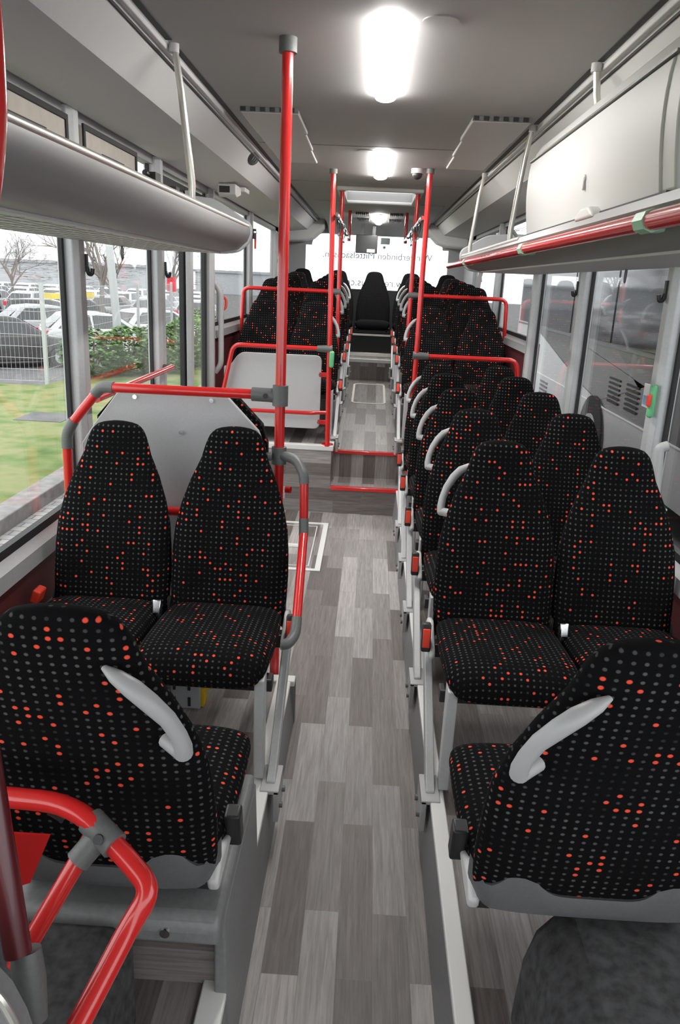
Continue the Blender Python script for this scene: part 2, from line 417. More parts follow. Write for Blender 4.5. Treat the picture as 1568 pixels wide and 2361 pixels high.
struct('wall_right', wall_box(9.75, 10.9, SH, 2.4, 1), 'wall_grey', 'grey rear corner panel on the right')
tn = 13
def sill(y0, y1, z, s):
    global tn
    m = MB().prism([(s * XW, z + .005), (s * (XW - .035), z - .02), (s * (XW - .04), z - .075), (s * XW, z - .08)], 'y', y0, y1)
    struct('trim_%d' % tn, m, 'aluminium', 'aluminium window sill'); tn += 1
    struct('trim_%d' % tn, MB().box(s * (XW + .002), s * (XW + .03), y0, y1, z, z + .035), 'rubber', 'black window gasket'); tn += 1
sill(-2.2, 4.42, SL, -1); sill(5.9, 9.75, SH, -1); sill(-2.2, 5.86, SL, 1); sill(5.9, 9.75, SH, 1)
def post(y, s, z0, z1, wd=.12, gasket=True):
    global tn
    m = MB().prism([(s * (XW + .05), y - wd / 2), (s * (XW - .012), y - wd / 2), (s * (XW - .035), y - wd / 2 + .02), (s * (XW - .035), y + wd * .1), (s * (XW - .012), y + wd / 2), (s * (XW + .05), y + wd / 2)], 'z', z0, z1)
    struct('trim_%d' % tn, m, 'aluminium', 'aluminium window post', .004); tn += 1
    if gasket:
        struct('trim_%d' % tn, MB().box(s * (XW + .020), s * (XW + .036), y - wd / 2 - .022, y - wd / 2 + .002, z0, z1), 'rubber', 'black rubber beside a window post'); tn += 1
        struct('trim_%d' % tn, MB().box(s * (XW + .0), s * (XW + .05), y + wd / 2, y + wd / 2 + .02, z0, z1), 'rubber', 'black rubber beside a window post'); tn += 1
for y in (1.55, 3.2, 4.44): post(y, -1, SL - .05, 2.34)
for y, z in ((5.86, 0), (7.72, SH - .05)): post(y, -1, z, 2.34, .11)
for y in (1.75, 3.22, 4.60): post(y, 1, SL - .05, 2.34)
for y, z in ((5.9, SL - .05), (7.75, SH - .05)): post(y, 1, z, 2.34)

wn = 1
def window(y0, y1, z0, z1, s, m='glass', label=None):
    global wn
    struct('window_%d' % wn, MB().box(s * (XW + .028), s * (XW + .034), y0, y1, z0, z1), m, label); wn += 1
for y0, y1 in ((-2.2, 1.5), (1.6, 3.14), (3.26, 4.38)): window(y0, y1, SL, 2.34, -1, label='left window pane with the car park behind')
for y0, y1 in ((5.92, 7.66), (7.78, 9.75)): window(y0, y1, SH, 2.34, -1, label='rear left window pane')
for y0, y1 in ((-2.2, 1.69), (1.81, 3.16), (3.28, 4.54), (4.66, 5.84)): window(y0, y1, SL, 2.34, 1, 'glass', 'right window pane with a parked bus behind')
for y0, y1 in ((5.96, 7.69), (7.81, 9.75)): window(y0, y1, SH, 2.34, 1, label='rear right window pane')

# door in the left wall
def door_leaf(n, y0, y1):
    d = thing('door_%d' % n, 'glazed leaf of the passenger door on the left', None, (-XW, (y0 + y1) / 2, 0)); d['kind'] = 'structure'
    MB().frame('x', -XW - .045, -XW - .01, y0, y1, .0, 2.28, .055).build('door_frame', 'rubber', d, .006)
    MB().box(-XW - .03, -XW - .024, y0 + .05, y1 - .05, .05, 2.23).build('pane', 'glass', d)
door_leaf(1, 4.52, 5.15); door_leaf(2, 5.16, 5.80)
struct('trim_%d' % tn, MB().prism([(-XW, 5.10), (-XW + .03, 5.12), (-XW + .03, 5.19), (-XW, 5.21)], 'z', .05, 2.25), 'aluminium', 'aluminium edge where the door leaves meet', .004); tn += 1
solo('door_grip', MB().tube([(-1.17, 5.90, 1.04), (-1.125, 5.90, 1.10), (-1.125, 5.91, 1.62), (-1.17, 5.91, 1.69)], .021, 14, .05), 'handle_grey', 'long light grey grip on the post behind the passenger door', 'grip')
eb = thing('emergency_release', 'red emergency door handle on a grey box above the door grip', 'handle', (-1.15, 5.97, 1.5))
MB().box(-1.17, -1.13, 5.93, 6.02, 1.42, 1.66).build('housing', 'panel_grey', eb, .012)
MB().tube([(-1.128, 5.96, 1.50), (-1.10, 5.965, 1.52), (-1.10, 5.98, 1.58), (-1.128, 5.985, 1.60)], .010, 10, .02).build('handle', 'buckle_red', eb)

# ceiling and coves
CZ = 2.5
struct('ceiling', MB().box(-.74, .74, -2.2, 6.85, CZ, CZ + .08).box(-.74, .74, 7.93, 10.9, CZ, CZ + .08).box(-.74, -.29, 6.85, 7.93, CZ, CZ + .08).box(.33, .74, 6.85, 7.93, CZ, CZ + .08), 'ceiling', 'grey flat ceiling of the bus')
def cove(s):
    m = MB().prism([(s * .735, CZ + .05), (s * .735, CZ), (s * .76, CZ - .012), (s * .868, 2.366), (s * 1.165, 2.332), (s * 1.2, 2.345), (s * 1.27, 2.36), (s * 1.27, 2.58)], 'y', -2.2, 10.58)
    return m
struct('ceiling', cove(-1), 'cove', 'angled grey cove along the left of the ceiling')
struct('ceiling', cove(1), 'cove', 'angled grey cove along the right of the ceiling')
def slots(s, breaks):
    global tn
    y = -2.0
    for b in breaks + [10.5]:
        struct('trim_%d' % tn, MB().prism([(s * .716, CZ - .003), (s * .738, CZ - .003), (s * .738, CZ + .002), (s * .716, CZ + .002)], 'y', y, b - .05), 'rubber', 'black air slot beside the ceiling'); tn += 1
        y = b + .05
    struct('trim_%d' % tn, MB().box(s * .771, s * .776, -2, 10.5, CZ - .034, CZ - .024), 'rubber', 'thin groove along the cove'); tn += 1
    struct('trim_%d' % tn, MB().box(s * .742, s * .764, -2, 10.5, CZ - .022, CZ - .004), 'cove', 'pale rail beside the air slot', .004); tn += 1
slots(-1, [2.94]); slots(1, [2.3, 3.0, 4.07, 5.72])
# transverse seams of the ceiling panels
for y in (4.85, 6.55):
    struct('trim_%d' % tn, MB().box(-.7, .7, y - .004, y + .004, CZ - .0015, CZ + .001), 'cast_grey', 'seam between ceiling panels'); tn += 1

# rear bulkhead with the rear window
YB = 10.78
def rear_wall():
    xo = .03
    # opening outline, clockwise from lower left
    op = [(-.95 + xo, 1.66), (-.95 + xo, 2.20)]
    for k in range(9):
        a = R(180 - 90 * k / 8); op.append((-.66 + xo + .16 * math.cos(a) - .05, 2.20 + .15 * math.sin(a)))
    op += [(-.3 + xo, 2.365), (.3 + xo, 2.365)]
    for k in range(9):
        a = R(90 - 90 * k / 8); op.append((.66 + xo + .16 * math.cos(a) + .05, 2.20 + .15 * math.sin(a)))
    op += [(.95 + xo, 2.20), (.95 + xo, 1.66)]
    n = len(op)
    out = []
    for x, z in op:
        out.append((-1.26 if x < -.8 else 1.26 if x > .86 else x * 1.3, z if abs(x - xo) > .9 and z < 2.25 else 2.62))
    m = MB()
    vs = [(x, YB, z) for x, z in op] + [(x, YB - .0, z) for x, z in out] + [(x, YB + .06, z) for x, z in op] + [(x, YB + .06, z) for x, z in out]
    fs = []
    for i in range(n - 1):
        fs += [(i, i + 1, n + i + 1, n + i), (2 * n + i, 3 * n + i, 3 * n + i + 1, 2 * n + i + 1), (i, 2 * n + i, 2 * n + i + 1, i + 1)]
    m.add(vs, fs)
    return m
struct('wall_rear', rear_wall(), 'wall_grey', 'grey rear wall around the rear window')
struct('wall_rear', MB().box(-1.26, 1.26, YB, YB + .06, .4, 1.66), 'rubber', 'dark rear wall below the rear window')
struct('window_%d' % wn, MB().box(-.96, 1.02, YB + .05, YB + .055, 1.6, 2.42), 'glass', 'wide rear window pane'); wn += 1
# sloping rear ceiling panel carrying the third lamp, and the rounded ends of the coves
struct('ceiling', MB().prism([(8.05, CZ + .01), (8.05, CZ - .012), (9.8, CZ - .03), (10.45, 2.43), (10.80, 2.34), (10.80, 2.5)], 'x', -.62, .66), 'ceiling', 'rear ceiling panel sloping down to the rear window', .01)
for s in (-1, 1):
    struct('ceiling', MB().prism([(s * .66, 2.52), (s * .66, 2.40), (s * .80, 2.27), (s * .90, 2.235), (s * 1.2, 2.215), (s * 1.22, 2.5)], 'y', 10.42, 10.80), 'cove', 'bulging end of the cove at the rear window', .03)
# front end behind the viewpoint, with the windscreen
struct('wall_front', MB().box(-1.26, 1.26, -2.26, -2.2, -.3, .9), 'wall_grey')
struct('wall_front', MB().box(-1.26, 1.26, -2.26, -2.2, 2.2, 2.6), 'wall_grey')
struct('window_%d' % wn, MB().box(-1.2, 1.2, -2.24, -2.234, .9, 2.2), 'glass', 'windscreen'); wn += 1

# skylight
struct('trim_%d' % tn, MB().frame('z', CZ - .03, CZ + .004, -.34, .38, 6.80, 7.98, .055), 'vent_white', 'pale frame of the roof hatch', .012); tn += 1
struct('window_%d' % wn, MB().box(-.29, .33, 6.85, 7.93, CZ + .05, CZ + .056), 'glass', 'bright translucent roof hatch'); wn += 1

# ================================================================== ceiling fittings
def ceiling_lamp(y0, y1, x0, x1, z, label):
    t = thing('ceiling_lamp', label, 'lamp', ((x0 + x1) / 2, (y0 + y1) / 2, z), group='strip lamps along the ceiling')
    xc, h = (x0 + x1) / 2, (x1 - x0) / 2
    pr = [(xc + h * math.cos(R(a)), z - .006 - .022 * math.sin(R(a))) for a in range(0, 181, 20)]
    MB().prism(pr, 'y', y0, y1).build('diffuser', 'lamp', t)
    MB().box(x0 + .004, x1 - .004, y0 + .004, y1 - .004, z - .006, z + .003).build('housing', 'vent_white', t, .003)
ceiling_lamp(2.58, 3.57, -.035, .055, CZ, 'nearest and longest bright strip lamp on the ceiling')
ceiling_lamp(4.98, 6.09, -.035, .060, CZ, 'bright strip lamp in the middle, in front of the roof hatch')
ceiling_lamp(9.05, 10.2, -.02, .075, CZ - .03, 'small far strip lamp on the rear ceiling panel')

def vent(x0, x1, y0, y1, label, outer):
    t = thing('ceiling_vent', label, 'vent', ((x0 + x1) / 2, (y0 + y1) / 2, CZ), group='flat ceiling panels on either side')
    n = 3; d = (y1 - y0) / n
    for k in range(n):
        o = .0 if k == 0 else .012 * k
        MB().box(x0 + (o if outer > 0 else 0), x1 - (o if outer < 0 else 0), y0 + k * d + .004, y0 + (k + 1) * d, CZ - .022 + .004 * k, CZ).build('panel', 'vent_white', t, .006)
    for k in range(6): MB().box(x0 + (x1 - x0) * k / 6 + .004, x0 + (x1 - x0) * (k + .6) / 6, y0 - .008, y0 + .004, CZ - .018, CZ).build('slot', 'rubber', t)
    MB().box(x0, x1, y0 - .004, y0 + .004, CZ - .020, CZ).build('edge', 'cast_grey', t)
vent(-.655, -.385, 3.9, 5.5, 'pale flat vent panel on the ceiling, left of the lamps', -1)
vent(.415, .685, 3.9, 5.5, 'pale flat vent panel on the ceiling, right of the lamps', 1)
cam_ = thing('dome_camera', 'small grey dome camera on the ceiling by the right pole', 'camera', (.26, 5.65, CZ))
MB().lathe if False else None
MB().tube([(.26, 5.65, CZ + .002), (.26, 5.65, CZ - .03)], .042, 20).build('base', 'vent_white', cam_)
MB().sphere((.26, 5.65, CZ - .035), .034).build('dome', 'black_plastic', cam_)
for x, y, l in ((-.08, 5.0, 'round flat disc in the ceiling, left of the middle lamp'), (.16, 2.6, 'round flat disc in the ceiling beside the nearest lamp')):
    solo('ceiling_disc', MB().tube([(x, y, CZ + .002), (x, y, CZ - .004)], .055, 24), 'ceiling', l, 'speaker')
for y, sx in ((8.9, -1), (8.9, 1), (9.6, -1), (9.6, 1)):
    g = MB()
    for k in range(7):
        x = sx * (.12 + .022 * k) + .03
        g.box(x - .005, x + .005, y, y + .22, CZ - .036 - .012 * (y - 8), CZ - .012 - .010 * (y - 8))
    solo('vent_slots', g, 'black_plastic', 'dark slotted air outlet on the rear ceiling, %s, %s lamp' % ('left' if sx < 0 else 'right', 'nearer end of the far' if y < 9 else 'farther end of the far'), 'vent', 'slotted outlets on the rear ceiling panel')
# speaker grille, sensor box on the left cove
sp = MB(); c = Vector((-.79, 5.2, 2.462)); nrm = Vector((.78, 0, -.62)).normalized(); tz = Vector((-.62, 0, -.78)).normalized(); ty = Vector((0, 1, 0))
sp.rings([[c + nrm * h + (ty * math.cos(2 * math.pi * k / 20) * .16 + tz * math.sin(2 * math.pi * k / 20) * .042) * q for k in range(20)] for h, q in ((-.01, 1), (.006, 1), (.008, .9))])
spt = thing('cove_speaker', 'dark oval speaker on the left cove', 'speaker', c); sp.build('grille', 'black_plastic', spt)
for k in range(3):
    q = c + ty * (-.06 + .06 * k) + nrm * .008
    MB().tube([q, q + nrm * .006], .016, 10).build('hole', 'cast_grey', spt)
sb = thing('sensor_box', 'small grey box with dark face under the left cove', 'sensor', (-1.02, 5.6, 2.33))
MB().prism([(5.50, 2.34), (5.50, 2.275), (5.56, 2.26), (5.72, 2.29), (5.72, 2.34)], 'x', -1.07, -.95).build('housing', 'vent_white', sb, .006)
MB().box(-1.06, -.99, 5.495, 5.502, 2.285, 2.325).build('lens', 'black_plastic', sb)
MB().box(-1.10, -.92, 5.72, 5.9, 2.315, 2.345).build('base_plate', 'cove', sb, .006)

# ================================================================== seats
def profile_interp(tab, t):
    for (a, va), (b, vb) in zip(tab, tab[1:]):
        if t <= b:
            k = (t - a) / (b - a) if b > a else 0
            return va + (vb - va) * k
    return tab[-1][1]
HALF = [(0, .020), (.006, .050), (.018, .074), (.04, .092), (.07, .103), (.11, .112), (.17, .124), (.28, .159), (.40, .188), (.52, .207), (.64, .214), (.78, .217), (.95, .212), (1, .206)]
THICK = [(0, .008), (.006, .016), (.018, .024), (.04, .029), (.08, .032), (.3, .036), (.6, .044), (.85, .048), (.97, .044), (1, .034)]
SEAT_TOP, SEAT_LOW, RECL = 1.025, .335, .16
def loft_uv(rings, vlen):
    """rings of points with equal count -> MB with UV in metres (u from ring centre, v along)"""
    m = MB(); n = len(rings[0]); m.rings(rings)
    us = []
    for r in rings:
        u = [0.0]
        for j in range(n): u.append(u[-1] + (Vector(r[(j + 1) % n]) - Vector(r[j])).length)
        us.append(u)
    uv = []
    for i in range(len(rings) - 1):
        for j in range(n):
            # measured from the middle of the front half, or of the rear half
            q = n // 4 if j < n // 2 else 3 * n // 4
            us_ = [[x - us[k][q] + (0 if j < n // 2 else .57) for x in us[k]] for k in (i, i + 1)]
            uv += [(us_[0][j], vlen[i]), (us_[0][j + 1], vlen[i]), (us_[1][j + 1], vlen[i + 1]), (us_[1][j], vlen[i + 1])]
    for i, rev in ((0, True), (len(rings) - 1, False)):
        idx = list(range(n)); idx = idx[::-1] if rev else idx
        p0 = Vector(rings[i][0])
        for j in idx: uv.append((rings[i][j][0], rings[i][j][1] + rings[i][j][2]))
    m.uv = uv
    return m
def superring(hw, ht, n=48, e=3.2, flatb=1.0):
    """closed ring: starts at +x end, runs over the front (negative second axis), back round"""
    pts = []
    for j in range(n):
        a = 2 * math.pi * j / n
        c, s = math.cos(a), math.sin(a)
        pts.append((hw * math.copysign(abs(c) ** (2 / e), c), -ht * math.copysign(abs(s) ** (2 / 2.6), s)))
    return pts
def spine(t):
    """t 0 at the top, 1 at the base: returns y, z of the back's mid plane, slightly S-curved"""
    z = SEAT_TOP + (SEAT_LOW - SEAT_TOP) * t
    y = RECL * (1 - t) + .022 * math.sin(math.pi * t) * 1.0 + (.012 * math.cos(math.pi * t * 2))
    return y + .045, z
ts = [0, .003, .008, .018, .032, .05, .08, .12, .17, .22, .28, .34, .40, .46, .52, .58, .64, .70, .76, .82, .88, .93, .96, .98, 1.0]
def back_mesh():
    rings = []; vl = []; L = 0; prev = None
    for t in reversed(ts):
        hw = profile_interp(HALF, t); ht = profile_interp(THICK, t)
        y, z = spine(t)
        if prev: L += math.hypot(y - prev[0], z - prev[1])
        prev = (y, z)
        bol = .010 * min(1, max(0, (t - .3) / .3))
        ring = []
        for px, py in superring(hw, ht):
            q = abs(px) / max(hw, 1e-5)
            ring.append((px, y + py - bol * max(0, 1 - ((q - .8) / .25) ** 2) * (1 if py < 0 else 0), z))
        rings.append(ring); vl.append(L)
    return loft_uv(rings, vl)
def cushion_mesh():
    # along -y: from the back to the front; thickness about .11, front edge rolls down
    st = [(.03, .360, .012), (.028, .362, .026), (.02, .366, .040), (.0, .370, .048), (-.06, .376, .052), (-.14, .380, .054), (-.22, .386, .055), (-.30, .392, .056), (-.36, .397, .056), (-.41, .397, .055), (-.44, .392, .050), (-.462, .384, .040), (-.474, .376, .026), (-.478, .372, .010)]
    rings = []; vl = []; L = 0; prev = None
    for y, z, h in st:
        hw = .205 + .008 * math.sin(math.pi * min(1, max(0, (.03 - y) / .5)))
        if y < -.42: hw -= .030 * ((-.42 - y) / .058) ** 2
        if y > .0: hw -= .02 * (y / .03)
        if prev: L += math.hypot(y - prev[0], (z + h) - prev[1])
        prev = (y, z + h)
        rings.append([(px, y, z - pz) for px, pz in superring(hw, h, e=4.5)])
        vl.append(L)
    m = loft_uv(rings, vl); return m
def back_trim_mesh():
    # grey plastic apron behind the base of the back with a wavy upper edge, round the sides
    n = 40; rs = []
    top = lambda q: .385 + .055 * math.exp(-((abs(q) - .62) / .17) ** 2) + .035 * max(0, abs(q) - .9) * 8
    inner, outer = [], []
    cols = []
    for i in range(n + 1):
        q = -1 + 2 * i / n
        x = .216 * q
        y = .108 + .018 * (1 - abs(q) ** 4) - .05 * max(0, abs(q) - .88) / .12
        zt = top(q)
        cols.append([(x, y - .012, zt - .004), (x, y, zt), (x, y + .006, zt - .03), (x, y - .002, .335), (x, y - .03, .318), (x, y - .05, .322), (x, y - .014, .345)])
    m = MB(); m.rings(cols); return m
def handle_mesh(s, ins=0.0):
    # grab handle on the rear of the aisle shoulder; s = side of the aisle
    def P(t, ex, dy):
        y, z = spine(t); return (s * (profile_interp(HALF, t) + ex - ins), y + profile_interp(THICK, t) + dy, z)
    path = [P(.150, -.034, .006), P(.160, -.014, .022), P(.185, .006, .034), P(.225, .018, .038), P(.28, .024, .036), P(.335, .024, .034), P(.38, .018, .032), P(.41, .010, .028)]
    rad = [.005, .012, .0155, .0155, .014, .0135, .0145, .015]
    m = MB(); m.tube(path, rad, 14, flat=1.15)
    a = P(.405, .010, .028); b = P(.402, -.022, -.004); m.tube([a, b], .016, 12)
    m.sphere(a, .0165, 12, 8)
    return m
def side_cover_mesh(s, fg=False):
    m = MB()
    poly = [(.095, .355), (.06, .385), (.02, .395), (-.03, .375), (-.10, .345), (-.13, .325), (-.12, .305), (.02, .272), (.085, .262), (.10, .30)]
    if fg: poly = [(.095, .33), (.06, .36), (.0, .35), (-.06, .325), (-.06, .31), (.02, .30), (.085, .30)]
    d = .018 if fg else 0
    m.prism(poly, 'x', s * (.214 - d), s * (.236 - d)); return m
def buckle(parent, s, fg=False):
    d = Vector((-s * .026, .02, -.03)) if fg else Vector()
    r = Matrix.Rotation(R(-12), 3, 'X')
    b = MB().obox(Vector((s * .248, -.085, .375)) + d, (.032, .040, .100), r).build('belt_buckle', 'black_plastic', parent, .006, world=False)
    MB().obox(Vector((s * .248, -.108, .380)) + d, (.026, .010, .066), r).build('release_button', 'buckle_red', b, .003, world=False)
    return b
def leg_parts(parent, s):
    x = s * .232
    # slanting aluminium leg: from under the hinge forward to the podium edge
    MB().prism([(.07, .32), (-.03, .33), (-.46, .02), (-.46, .0), (-.40, .0)], 'x', x - .014, x + .014).build('leg', 'aluminium', parent, .004, world=False)
    MB().prism([(-.40, .385), (-.46, .375), (-.45, .02), (-.40, .02)], 'x', x - .042 * s - .016, x - .042 * s + .016).build('leg', 'aluminium', parent, .004, world=False)
    bp = MB().box(x - .03, x + .03, -.50, -.36, .0, .014).build('foot_bracket', 'handle_grey', parent, .003, world=False)
    MB().box(x + s * .012, x + s * .03, -.50, -.36, -.10, .012).build('side_plate', 'handle_grey', bp, .003, world=False)
    for k, yy in enumerate((-.47, -.39)):
        MB().tube([(x + s * .028, yy, -.055), (x + s * .040, yy, -.055)], .010, 10).build('bolt', 'cast_grey', bp, world=False)
def under_frame(parent, w0=-.22, w1=.22, dz=0):
    fo = MB().box(w0, w1, -.38, -.33, .292, .335).box(w0, w1, -.06, -.01, .285, .335).box(-.19, -.16, -.38, .02, .31, .345).box(.16, .19, -.38, .02, .31, .345).build('seat_frame', 'black_plastic', parent, .004, world=False)
    fo.location.z = dz
M_BACK = back_mesh(); M_CUSH = cushion_mesh(); M_TRIM = back_trim_mesh()
def make_seat(s, legs=True, handle=True, ins=0.0, cloth='fabric', fg=False):
    t = thing('bus_chair', 'seat', 'seat')
    M_BACK.build('backrest', cloth, t, world=False, smooth=60)
    cu = M_CUSH.build('cushion', cloth, t, world=False, smooth=60)
    if fg:                                   # the front of this cushion sags lower
        cu.rotation_euler.x = .13; cu.location = (0, .37 * math.sin(.13), -.035)
    tr = M_TRIM.build('back_trim', 'trim_plastic', t, world=False)
    under_frame(t, *((-.19, .19, -.075) if fg else ()))
    if s:
        side_cover_mesh(s, fg).build('side_cover', 'cover_white', t, .01, world=False)
        buckle(t, s, fg)
        l = MB().obox((-s * .225, -.085, .43), (.030, .012, .05), Matrix.Rotation(R(-15), 3, 'X')).build('latch', 'chrome', t, .004, world=False)
        MB().obox((-s * .225, -.07, .39), (.024, .016, .09), Matrix.Rotation(R(-15), 3, 'X')).build('strap', 'black_plastic', l, .003, world=False)
        if handle: handle_mesh(s, ins).build('grab_handle', 'handle_grey', t, world=False, smooth=60)
        if legs: leg_parts(t, s)
    return t
protos = {}
def seat(kind, x, y, z, rz, label, group):
    if kind not in protos:
        protos[kind] = {'R': lambda: make_seat(-1), 'L': lambda: make_seat(1), 'W': lambda: make_seat(0), 'B': lambda: make_seat(0, cloth='fabric_shaded'),
                        'Lp': lambda: make_seat(1, handle=False), 'fL': lambda: make_seat(-1, legs=False, ins=.014, fg=True), 'fR': lambda: make_seat(1, legs=False, ins=.014, fg=True)}[kind]()
        o = protos[kind]
    else: o = copy_tree(protos[kind])
    o.location = (x, y, z); o.rotation_euler.z = rz; o['label'] = label; o['group'] = group
    return o
XRI, XRO, XLI, XLO = .500, .935, -.470, -.905
G1 = 'seats facing the camera on the low floor'
rows = [2.54, 3.27, 3.98, 4.70, 5.36]
ordn = ['nearest', 'second', 'third', 'fourth', 'fifth']
for i, y in enumerate(rows):
    seat('R', XRI, y, PZ, 0, 'black dotted aisle seat on the right, %s row facing the camera from the low podium' % ordn[i], G1)
    seat('W', XRO, y, PZ, 0, 'black dotted window seat on the right, %s row facing the camera beside the parked bus' % ordn[i], G1)
seat('Lp', XLI, 2.54, PZ, 0, 'black dotted aisle seat on the left in front of the tall red pole', G1)
seat('W', XLO, 2.54, PZ, 0, 'black dotted window seat on the left in front of the grey partition', G1)
seat('fL', -.483, 1.35, PZ + .072, math.pi, 'black dotted foreground seat on the left, seen from behind', 'foreground seats seen from behind').scale = (1.09, 1, .93)
seat('fR', .495, 1.35, PZ + .072, math.pi, 'black dotted foreground seat on the right, seen from behind', 'foreground seats seen from behind').scale = (1.09, 1, .93)
G2 = 'seats of the raised rear part'
yl, zl = 6.46, .555
seat('L', XLI, yl, zl, 0, 'black dotted aisle seat behind the pale grey panel and red rail on the left', G2)
seat('W', XLO, yl, zl, 0, 'black dotted window seat behind the pale grey panel on the left', G2)
seat('R', XRI, yl, zl, 0, 'black dotted aisle seat behind the lower red rail on the right', G2)
seat('W', XRO, yl, zl, 0, 'black dotted window seat behind the lower red rail on the right', G2)
up = [(7.12, .725), (7.86, .755), (8.6, .785), (9.3, .815)]
for i, (y, z) in enumerate(up):
    for side, k, xi, xo in (('left', 'L', XLI, XLO), ('right', 'R', XRI, XRO)):
        pos = ['front', 'second', 'third', 'last'][i]
        seat(k, xi, y, z, 0, 'black aisle seat with grey handle on the %s, %s of four upper rows' % (side, pos), G2)
        seat('W', xo, y, z, 0, 'black window seat on the %s, %s of four upper rows' % (side, pos), G2)
for x, l in ((-.905, 'at the left end of the rear bench'), (-.445, 'left of the middle on the rear bench'), (.02, 'in the middle facing the aisle'), (.485, 'right of the middle on the rear bench'), (.945, 'at the right end of the rear bench')):
    seat('B', x, 10.05, .862, 0, 'shade-dimmed black seat under the rear window, %s' % l, 'rear bench seats')
struct('wall_rear', MB().box(-.25, .29, 9.66, 9.72, .86, 1.14), 'rubber', 'black panel below the rear bench')
struct('trim_%d' % tn, MB().box(-.25, .29, 9.63, 9.665, 1.125, 1.150), 'rack_rail', 'thin pale metal strip below the rear bench', .003); tn += 1

# wheel arch boxes and pedestal in the foreground
struct_bx = MB().prism([(.385, .2), (.395, .38), (.415, .46), (.455, .515), (.52, .53), (1.2, .53), (1.2, .2)], 'y', .3, 1.33)
solo('wheel_arch_cover', struct_bx, 'felt', 'dark grey felt wheel arch cover under the right foreground seat', 'cover', bevel=.03)
solo('wheel_arch_cover', MB().prism([(-.42, .2), (-.42, .42), (-.46, .46), (-1.2, .46), (-1.2, .2)], 'y', .3, 1.26), 'felt', 'dark felt wheel arch cover behind the red rails on the left', 'cover', bevel=.02)
pd = thing('seat_pedestal', 'grey rounded metal pedestal box under the left foreground seat', 'pedestal', (-.6, 1.55, PZ))
MB().prism([(1.27, .40), (1.27, .445), (1.29, .465), (1.78, .465), (1.78, .40)], 'x', -1.19, -.247).build('box', 'plinth', pd, .012)
MB().box(-1.19, -.262, 1.36, 1.76, .2, .41).build('base', 'wood_across', pd)
MB().prism([(-.232, 0), (-.27, 0), (-.27, .42), (-.246, .42)], 'y', 1.33, 1.80).build('side_plate', 'plinth', pd, .006)
MB().tube([(-.36, 1.265, .432), (-.36, 1.272, .432)], .011, 12).build('bolt', 'chrome', pd)
MB().tube([(-.262, 1.35, .21), (-.262, 1.345, .24)], .008, 10).build('screw', 'chrome', pd)

# ================================================================== red poles and rails
RP = .0185
def clamp(parent, a, b, r=.027, n=14): return MB().tube([a, b], r, n).build('clamp', 'cast_grey', parent)
p = thing('grab_pole', 'tall red pole behind the left seats, from podium to ceiling', 'pole', (-.318, 2.82, 0))
MB().cyl((-.318, 2.82, .0), (-.318, 2.82, CZ - .03), .0190, 18).build('pole', 'red_paint', p)
MB().tube([(-.318, 2.82, CZ - .045), (-.318, 2.82, CZ)], .030, 18).build('ceiling_flange', 'cast_grey', p)
# partition rail
pr = thing('partition_rail', 'red rail with grey elbows over the grey partition on the left', 'rail', (-.75, 2.84, 1.3))
MB().cyl((-.36, 2.84, 1.335), (-.965, 2.86, 1.33), RP).build('rail', 'red_paint', pr)
MB().tube([(-.95, 2.86, 1.33), (-1.0, 2.87, 1.33), (-1.03, 2.88, 1.30)], .022, 12, .03).build('elbow', 'cast_grey', pr)
MB().cyl((-1.02, 2.88, 1.31), (-1.135, 2.90, 1.175), RP).build('rail', 'red_paint', pr)
MB().tube([(-1.125, 2.90, 1.19), (-1.155, 2.90, 1.14), (-1.157, 2.90, 1.08)], .022, 12, .03).build('elbow', 'cast_grey', pr)
MB().cyl((-1.157, 2.90, 1.10), (-1.16, 2.90, .70), RP).build('rail', 'red_paint', pr)
MB().cyl((-1.157, 2.92, .845), (-.34, 2.88, .845), RP).build('rail', 'red_paint', pr)
cl = MB().tube([(-.425, 2.84, 1.335), (-.36, 2.835, 1.335), (-.318, 2.83, 1.335), (-.296, 2.83, 1.335)], [.026, .026, .030, .028], 14).build('clamp', 'cast_grey', pr)
MB().tube([(-.318, 2.82, 1.30), (-.318, 2.82, 1.375)], .029, 16).build('collar', 'cast_grey', cl)
MB().tube([(-.372, 2.812, 1.335), (-.372, 2.806, 1.335)], .009, 10).build('screw', 'black_plastic', cl)
# grey partition panel
pn = thing('partition_panel', 'light grey partition panel behind the left seats', 'panel', (-.75, 2.97, .7))
MB().prism([(-.965, 1.305), (-.54, 1.305), (-.415, 1.175), (-.395, 1.12), (-.395, .22), (-1.12, .22), (-1.12, 1.09), (-1.06, 1.18)], 'y', 2.955, 2.975).build('panel', 'panel_grey', pn, .004)
pad = MB(); pp = [(-.95, 1.325), (-.53, 1.325), (-.405, 1.195), (-.383, 1.12), (-.383, .75), (-1.05, .75), (-1.06, 1.2)]
pad.prism(pp, 'y', 2.976, 3.02)
pad.uv = [(pad.v[i][0], pad.v[i][1] + pad.v[i][2]) for f in pad.f for i in f]
pad.build('pad', 'fabric', pn)
for x, z in ((-.90, 1.285), (-.60, 1.285), (-.98, 1.155), (-.72, 1.155), (-.46, 1.155), (-.72, .3)):
    MB().tube([(x, 2.955, z), (x, 2.948, z)], .009, 10).build('bolt', 'chrome', pn)
# bar along the window
wr = thing('window_rail', 'red grab rail across the left window beside the partition', 'rail', (-1.13, 3.8, 1.23))
MB().cyl((-1.125, 3.16, 1.235), (-1.125, 4.42, 1.235), .016).build('rail', 'red_paint', wr)
for y in (3.18, 4.40): MB().cyl((-1.125, y, 1.235), (-1.17, y, 1.235), .016, 10).build('bracket', 'black_plastic', wr)
